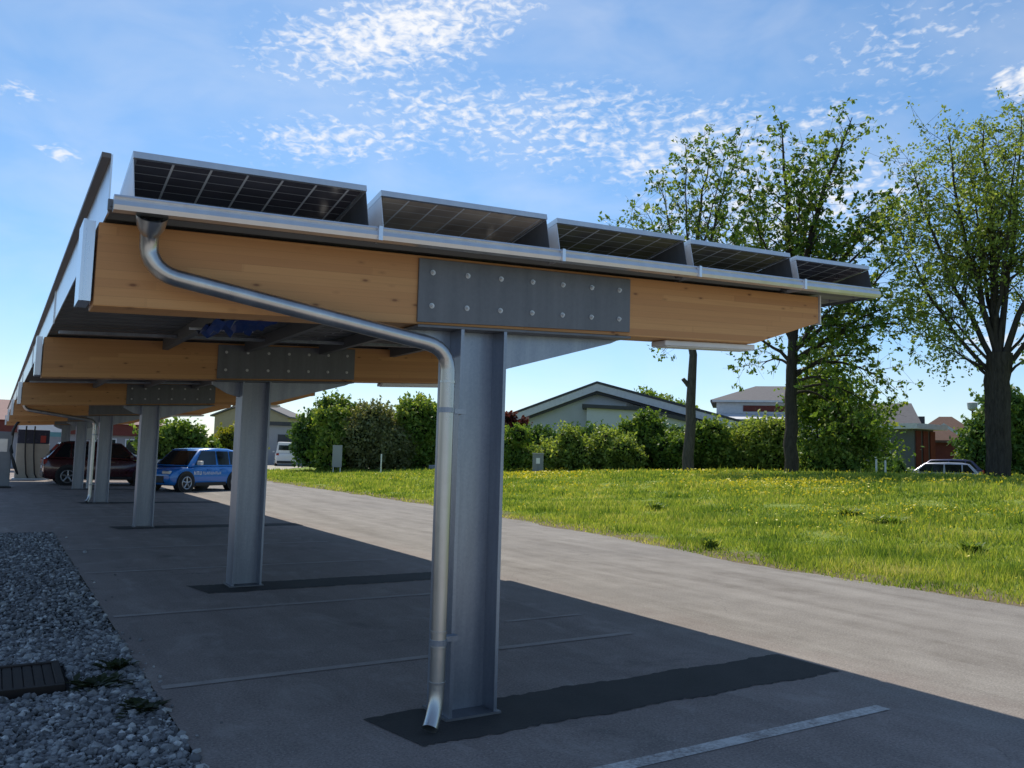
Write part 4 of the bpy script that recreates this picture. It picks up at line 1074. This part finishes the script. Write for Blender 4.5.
car('parked_van', 'small white van seen from behind in front of the grey shed', 'van', (pv_.x, pv_.y, tz(pv_)), hv + .03, M['white'], 4.4, 1.95, 2.3, belt=1.25, wind=(.55, 1.3), rear=(.02, .07), van=True)
for (px, D, mt, lb, rot) in ((934, 50.5, M['silver'], 'silver car roof just showing above the meadow crest, nearer of two', 0), (939, 54, M['dkblue'], 'dark car with pale roof edges behind the silver car at the crest', 0)):
    p = ground_at(px, D); h = face(px) + PI
    p = p - Vector((math.cos(h), math.sin(h), 0)) * 2.15
    car('parked_car', lb, 'car', (p.x, p.y, p.z + (.1 if D < 52 else .34)), h, mt, 4.3, 1.78, 1.48, group='cars parked below the crest')

# ------------------------------------------------------------------ charging gear at the far left
M['beige'] = simple('beige_panel', (.42, .39, .32), .5)
M['screen'] = simple('dark_blue_panel', (.03, .035, .07), .25)
M['greybox'] = simple('grey_cabinet_paint', (.2, .215, .23), .45)
M['red'] = simple('red_plastic', (.4, .05, .04), .4)
cs = empty('charging_station', 'wide beige charging cabinet with dark blue upper panel and hanging black cables', 'charging station', (1.42, 41.6, 0))
m = MB(); m.box(-.62, .62, -.3, .3, .06, 1.55); m.build('cabinet', M['beige'], cs, bevel=.03)
m = MB(); m.box(-.6, .6, -.26, .26, 1.552, 2.15); m.build('upper_panel', M['screen'], cs, bevel=.02)
m = MB(); m.box(-.7, .7, -.38, .38, 0, .058); m.build('plinth', M['white_metal'], cs)
m = MB(); m.box(.26, .46, -.315, -.262, 1.6, 1.9); m.build('button_panel', M['red'], cs)
for x in (-.3, .02):
    m = MB(); m.tube([(x, -.3, 2.3), (x - .02, -.4, 1.8), (x + .02, -.42, 1.0), (x + .1, -.4, .25), (x + .18, -.36, .08)], .03, 8); m.build('cable', M['dark'], cs, smooth=True)
cc = empty('charging_station', 'grey charging cabinet at the edge of the gravel cut by the picture border', 'charging station', (.12, 34.0, 0))
m = MB(); m.box(-.4, .4, -.3, .3, .05, 1.95); m.build('cabinet', M['greybox'], cc, bevel=.03)
m = MB(); m.box(-.3, .26, -.312, -.3005, 1.25, 1.7); m.build('display', M['lens'], cc)
m = MB(); m.box(-.46, .46, -.36, .36, 0, .048); m.build('plinth', M['dark'], cc)
m = MB(); m.tube(bez((.42, -.1, 1.2), (.2, -.35, 2.0), (.7, -.3, 2.52), 8) + bez((.7, -.3, 2.52), (.9, -.3, 2.6), (.85, -.3, 2.3), 5)[1:], .045, 8); m.build('cable_arm', M['dark'], cc, smooth=True)
m = MB(); m.tube([(.42, -.1, 2.1), (.36, -.32, 1.3), (.5, -.4, .75), (.62, -.35, .5), (.5, -.3, .9), (.42, -.1, 1.1)], .035, 8); m.build('cable', M['dark'], cc, smooth=True)
wp = empty('charging_post', 'white charging post with a round lamp head behind the fourth column', 'charging post', (2.95, 33.6, 0))
m = MB(); m.tube([(0, 0, 0), (0, 0, 2.4)], .05, 12); m.build('pole', M['white_metal'], wp, smooth=True)
m = MB(); m.box(-.22, .2, -.1, .1, 1.75, 2.3); m.build('meter_box', M['white_metal'], wp, bevel=.02)
m = MB(); m.tube([(-.22, 0, 2.43), (.24, 0, 2.43)], [.09, .1], 14); m.build('lamp_head', M['white_metal'], wp, smooth=True)

# ------------------------------------------------------------------ buildings
def rotm(px): return face(px)
def bpart(parent, name, mat, fn, **kw):
    m = MB(); fn(m); return m.build(name, mat, parent, **kw)
M['wall_pale'] = simple('pale_teal_render', (.55, .58, .6), .85, var=.08, scale=.6, spec=.2)
M['fascia_white'] = simple('pale_fascia', (.6, .61, .63), .6)
M['roof_dark'] = simple('dark_roofing', (.05, .052, .06), .7, var=.2)
M['wall_grey'] = simple('grey_render', (.34, .34, .36), .85, var=.08, scale=.7, spec=.2)
M['wall_shade'] = simple('dark_grey_render', (.13, .14, .15), .85, var=.1, spec=.2)
M['wall_red'] = simple('red_brown_cladding', (.17, .05, .04), .8, var=.15, spec=.2)
M['tile_brown'] = simple('brown_roof_tiles', (.14, .085, .065), .85, var=.2, scale=4, spec=.2, bump=.5)
M['tile_pink'] = simple('pinkish_roof_tiles', (.3, .2, .18), .85, var=.15, scale=4, spec=.2)
M['wall_tan'] = simple('tan_render', (.4, .33, .22), .85, var=.08, spec=.2)
M['tile_grey'] = simple('grey_roof_tiles', (.15, .145, .15), .8, var=.15, scale=4, spec=.2)
M['pane'] = simple('window_pane', (.03, .035, .04), .08, spec=.6)

# pale hall with a shallow asymmetric gable; local x to the right along the front, y away
base = Vector((44.15, 56.88, 0)); hx = math.atan2(-10.5, 13.5)
hb = empty('hall', 'large pale hall with a shallow wide gable and dark roof edge behind the bushes', 'hall', (base.x, base.y, 0), hx)
zl, za, zr, xl_, xr_ = 4.3, 7.65, 4.75, -8.6, 11.5
bpart(hb, 'wall', M['wall_pale'], lambda m: m.prism([(xl_, -.1), (xr_, -.1), (xr_, zr), (0, za), (xl_, zl)], 'y', .3, 24))
def roofhalf(m, xa, zA, xb, zB, t0, t1, y0, y1):
    n = len(m.v); m.v += [(xa, y0, zA+t0), (xb, y0, zB+t0), (xb, y0, zB+t1), (xa, y0, zA+t1), (xa, y1, zA+t0), (xb, y1, zB+t0), (xb, y1, zB+t1), (xa, y1, zA+t1)]
    for q in ((0,1,2,3),(7,6,5,4),(1,0,4,5),(2,1,5,6),(3,2,6,7),(0,3,7,4)): m.f.append(tuple(n+i for i in q)); m.mi.append(0)
def hr(m):
    roofhalf(m, xl_ - .9, zl - .37, 0, za, .34, .55, -.75, 24.5); roofhalf(m, 0, za, xr_ + .9, zr - .25, .34, .55, -.75, 24.5)
rf = bpart(hb, 'roof', M['roof_dark'], hr)
def hf(m):
    roofhalf(m, xl_ - .85, zl - .35, 0, za, -.28, .337, -.7, .27); roofhalf(m, 0, za, xr_ + .85, zr - .24, -.28, .337, -.7, .27)
bpart(rf, 'fascia', M['fascia_white'], hf)
bpart(rf, 'shadow_board', M['roof_dark'], lambda m: (roofhalf(m, xl_ - .8, zl - .33, 0, za, -.5, -.283, -.45, .26), roofhalf(m, 0, za, xr_ + .8, zr - .22, -.5, -.283, -.45, .26)))
an = bpart(hb, 'annex', M['wall_pale'], lambda m: m.prism([(-.8, -.1), (9.6, -.1), (9.6, 4.3), (3.6, 5.6), (-.8, 5.75)], 'y', -2.6, .29))
bpart(an, 'annex_roof', M['roof_dark'], lambda m: (roofhalf(m, -1.2, 5.76, 3.6, 5.61, .0, .3, -3.0, .2), roofhalf(m, 3.6, 5.61, 10.0, 4.2, .0, .3, -3.0, .2)))
for x in (2.6, 4.2): 
    wn_ = bpart(hb, 'window', M['fascia_white'], lambda m: m.box(x - .1, x + 1.3, .24, .296, 5.98, 6.42)); bpart(wn_, 'pane', M['pane'], lambda m: m.box(x, x + 1.2, .22, .238, 6.02, 6.38))
bpart(hb, 'window', M['pane'], lambda m: m.box(-.2, .3, -2.63, -2.602, 3.4, 4.2))

def house(name, label, px, D, x0, x1, depth, wall, z_eave, roofmat, roof_kind, z_ridge, over=.4, wins=(), cat='house', extra=None, ov_mat=None, turn=0.0, hip=None):
    p = ground_at(px, D); root = empty(name, label, cat, (p.x, p.y, 0), face(px) + turn)
    z0 = tz(p) - .4
    if roof_kind == 'gable_side':      # ridge along x
        bpart(root, 'wall', wall, lambda m: m.prism([(0, z0), (depth, z0), (depth, z_eave), (depth/2, z_ridge - .12), (0, z_eave)], 'x', x0, x1))
        def rf_(m):
            for (a, za_, b, zb_) in ((-over, z_eave - .15, depth/2, z_ridge), (depth/2, z_ridge, depth + over, z_eave - .15)):
                n = len(m.v); m.v += [(x0-over, a, za_), (x1+over, a, za_), (x1+over, b, zb_), (x0-over, b, zb_), (x0-over, a, za_+.18), (x1+over, a, za_+.18), (x1+over, b, zb_+.18), (x0-over, b, zb_+.18)]
                for q in ((3,2,1,0),(4,5,6,7),(0,1,5,4),(1,2,6,5),(2,3,7,6),(3,0,4,7)): m.f.append(tuple(n+i for i in q)); m.mi.append(0)
        r_ = bpart(root, 'roof', roofmat, rf_)
    elif roof_kind == 'hip':
        bpart(root, 'wall', wall, lambda m: m.box(x0, x1, 0, depth, z0, z_eave))
        def rf_(m):
            a0, a1, b0, b1 = x0-over, x1+over, -over, depth+over; e = min(depth, x1-x0)*.5 if hip is None else hip
            n = len(m.v); m.v += [(a0,b0,z_eave+.003),(a1,b0,z_eave+.003),(a1,b1,z_eave+.003),(a0,b1,z_eave+.003),(a0+e,depth/2,z_ridge),(a1-e,depth/2,z_ridge),(a0,b0,z_eave+.2),(a1,b0,z_eave+.2),(a1,b1,z_eave+.2),(a0,b1,z_eave+.2)]
            for q in ((3,2,1,0),(0,1,7,6),(1,2,8,7),(2,3,9,8),(3,0,6,9),(6,7,5,4),(8,9,4,5),(7,8,5),(9,6,4)): m.f.append(tuple(n+i for i in q)); m.mi.append(0)
        r_ = bpart(root, 'roof', roofmat, rf_)
    else:
        bpart(root, 'wall', wall, lambda m: m.box(x0, x1, 0, depth, z0, z_eave))
        r_ = bpart(root, 'roof', roofmat, lambda m: m.box(x0-over, x1+over, -over, depth+over, z_eave+.003, z_ridge))
    for (a, b, c, d) in wins:
        w_ = bpart(root, 'window', M['white_metal'], lambda m: m.box(a, b, -.05, -.002, c, d)); bpart(w_, 'pane', M['pane'], lambda m: m.box(a+.09, b-.09, -.07, -.052, c+.09, d-.09))
    if extra: extra(root, r_)
    return root
# two storey house with hip roof between the trees
def ex(root, r_):
    bpart(root, 'cladding_band', M['wall_red'], lambda m: m.box(.4, 9, -.06, -.003, 6.65, 7.25))
    bpart(root, 'eaves', M['fascia_white'], lambda m: m.box(-2.6, 9.6, -.62, -.4, 7.55, 7.75))
    bpart(root, 'lower_roof', M['fascia_white'], lambda m: m.prism([(-3.0, 5.6), (-.07, 6.3), (-.07, 6.42), (-3.0, 5.74)], 'x', -3.4, 9))
house('house', 'two storey house with grey hip roof and red brown band', 738, 86, -2.2, 9.2, 9, M['fascia_white'], 7.55, M['tile_grey'], 'hip', 9.6, .6, extra=ex)
# red brown flat roofed house
def ex2(root, r_):
    for y in (.15, .95, 1.75): bpart(root, 'door', M['wall_red'], lambda m: m.box(.003, .07, y, y + .55, 1.0, 3.9))
    bpart(root, 'roof_edge', M['fascia_white'], lambda m: (m.box(-7.0, .62, -.64, -.505, 4.0, 4.34), m.box(.503, .62, -.503, 2.8, 4.0, 4.34)))
house('house', 'low flat roofed house with white roof edge and red brown panels', 913, 59, -7, 0, 2.2, M['wall_shade'], 4.0, M['fascia_white'], 'flat', 4.28, .5, wins=((-3.2, -1.6, 2.1, 3.3),), extra=ex2, turn=-.55)
house('house', 'grey house with a steep tall roof behind the flat roofed one', 905, 74, -5, .9, 6, M['wall_grey'], 4.7, M['tile_grey'], 'hip', 6.9, .3, hip=.75)
def ex3(root, r_):
    bpart(r_, 'chimney', M['roof_dark'], lambda m: m.box(-2.1, -1.5, 2.6, 3.2, 4.9, 6.1))
    bpart(root, 'verge', M['fascia_white'], lambda m: m.prism([(-.2, 5.2), (.0, 5.35), (2.6, 3.55), (2.5, 3.35)], 'y', -.75, -.62))
house('house', 'brown hip roofed house with a small chimney at its left end', 943, 80, -2.6, 2.9, 6, M['wall_red'], 3.7, M['tile_brown'], 'hip', 6.1, .5, wins=((.9, 1.9, 2.2, 3.2),), extra=ex3)
def ex4(root, r_):
    for x in (-.9, .5): bpart(root, 'shutter', M['red'], lambda m: m.box(x, x + .4, -.09, -.003, 1.3, 3.0))
house('house', 'tan house with red shutters at the right border behind the thick trunk', 1022, 58, -1.6, 7, 7, M['wall_tan'], 3.9, M['tile_brown'], 'gable_side', 5.6, .5, wins=((-.45, .45, 1.5, 2.9),), extra=ex4)
# grey shed behind the van
def ex5(root, r_): bpart(root, 'garage_door', M['roof_dark'], lambda m: m.box(-1.2, 1.5, -.06, -.003, 1.9, 3.1))
house('shed', 'low grey shed with a dark shuttered opening behind the white van', 290, 88, -3.2, 2.6, 8, M['wall_grey'], 4.0, M['roof_dark'], 'flat', 4.4, .3, cat='shed', extra=ex5)
house('house', 'tan gabled house showing over the grey shed roof', 292, 102, -1.6, 4, 9, M['wall_tan'], 5.4, M['tile_grey'], 'gable_side', 7.2, .4, turn=1.2)
# long low workshop past the end of the carport
ws = empty('workshop', 'long low workshop with red brown fascia beyond the end of the carport', 'workshop', (0, 60, 0))
bpart(ws, 'wall', M['wall_grey'], lambda m: m.box(-16, 9.4, 0, 9, -.1, 2.2))
bpart(ws, 'fascia', M['wall_red'], lambda m: m.box(-16.2, 9.6, -.3, 9.2, 2.203, 2.95))
bpart(ws, 'roof', M['tile_pink'], lambda m: m.prism([(-.5, 2.953), (9.4, 2.953), (4.5, 4.4)], 'x', -16.4, 9.8))
for x in (-9.5, -6.2, 1.2, 5.5, 7.3): 
    w_ = bpart(ws, 'window', M['white_metal'], lambda m: m.box(x, x + 1.3, -.05, -.003, .9, 2.0)); bpart(w_, 'pane', M['pane'], lambda m: m.box(x+.08, x+1.22, -.07, -.052, .98, 1.92))
cn = empty('canopy', 'white flat canopy with teal edge behind the charging cabinet', 'canopy', (2.25, 54, 0))
bpart(cn, 'roof', M['white'], lambda m: m.box(-1.2, 1.3, -1.6, 1.6, 2.2, 2.62))
bpart(cn, 'edge_band', simple('teal_band', (.1, .25, .27), .5), lambda m: m.box(-.1, 1.3, -1.63, -1.603, 1.95, 2.196))
for x in (-1.0, 1.1):
    for y in (-1.4, 1.4): bpart(cn, 'post', M['white_metal'], lambda m: m.box(x - .05, x + .05, y - .05, y + .05, 0, 2.198))

# ------------------------------------------------------------------ small roadside things
p = ground_at(538, 44)
eb = empty('utility_cabinet', 'grey utility cabinet with a pale notice in front of the low hedge', 'utility cabinet', p, face(538))
bpart(eb, 'body', M['greybox'], lambda m: m.box(-.29, .29, -.16, .16, .0, 1.0), bevel=.015)
bpart(eb, 'lid', M['wall_grey'], lambda m: m.box(-.32, .32, -.19, .19, 1.003, 1.06), bevel=.01)
bpart(eb, 'notice', M['white_metal'], lambda m: m.box(-.1, .1, -.168, -.1605, .5, .8))
bpart(eb, 'door_seam', M['dark'], lambda m: m.box(-.004, .004, -.164, -.1602, .05, .45))
p = ground_at(338, 54)
sg = empty('sign_board', 'tall pale blank sign board on two posts before the dark hedge', 'sign', p, face(338))
bpart(sg, 'board', M['wall_grey'], lambda m: m.box(-.3, .3, -.03, .03, .35, 1.75))
for x in (-.22, .22): bpart(sg, 'post', M['white_metal'], lambda m: m.box(x - .03, x + .03, .033, .08, 0, 1.7))
for lb, px, D, h in (('thin white marker post standing in front of the tall hedge', 382, 52, 1.15), ('left of the two short white stakes by the hedge of the red brown house', 875, 42, .75), ('right of the two short white stakes by the hedge of the red brown house', 884, 42, .7)):
    p = ground_at(px, D); o = empty('marker_post', lb, 'post', p, 0, 'white marker posts')
    bpart(o, 'post', M['white_metal'], lambda m: m.tube([(0, 0, -.1), (0, 0, h)], .045, 8)); bpart(o, 'cap', M['dark'], lambda m: m.cyl((0, 0, h + .02), 'z', .05, .035, 8))
p = ground_at(972, 58); hh = up(972, 411, 58) - p.z
sl = empty('street_lamp', 'slim dark street lamp with a pale head left of the thick trunk', 'street lamp', p, face(972))
bpart(sl, 'pole', M['roof_dark'], lambda m: m.tube([(0, 0, 0), (0, 0, hh)], [.08, .05], 8))
bpart(sl, 'lamp_head', M['fascia_white'], lambda m: m.tube([(0, 0, hh), (0, 0, hh + .12), (0, 0, hh + .5), (0, 0, hh + .56)], [.1, .26, .3, .1], 12))
p = ground_at(438, 55)
bpart(None, 'stone_block', M['wall_grey'], lambda m: m.box(p.x - .5, p.x + .5, p.y - .3, p.y + .3, p.z - .1, p.z + .3), bevel=.05)
tag(bpy.data.objects['stone_block'], 'low pale stone block lying before the hedge left of the downpipe', 'stone')
# sandy track to the shed
m = MB()
prev = None
for k in range(12):
    y = 60 + k * 2.6; cx = 13 + (y - 60) * .42; 
    pts = [(cx - 5, y, float(ter(cx - 5, y)) + .004), (cx + 5, y, float(ter(cx + 5, y)) + .006)]
    m.v += pts
for k in range(11): m.f.append((2*k, 2*k+1, 2*k+3, 2*k+2)); m.mi.append(0)
tag(m.build('path', M['pathway']), kind='structure')
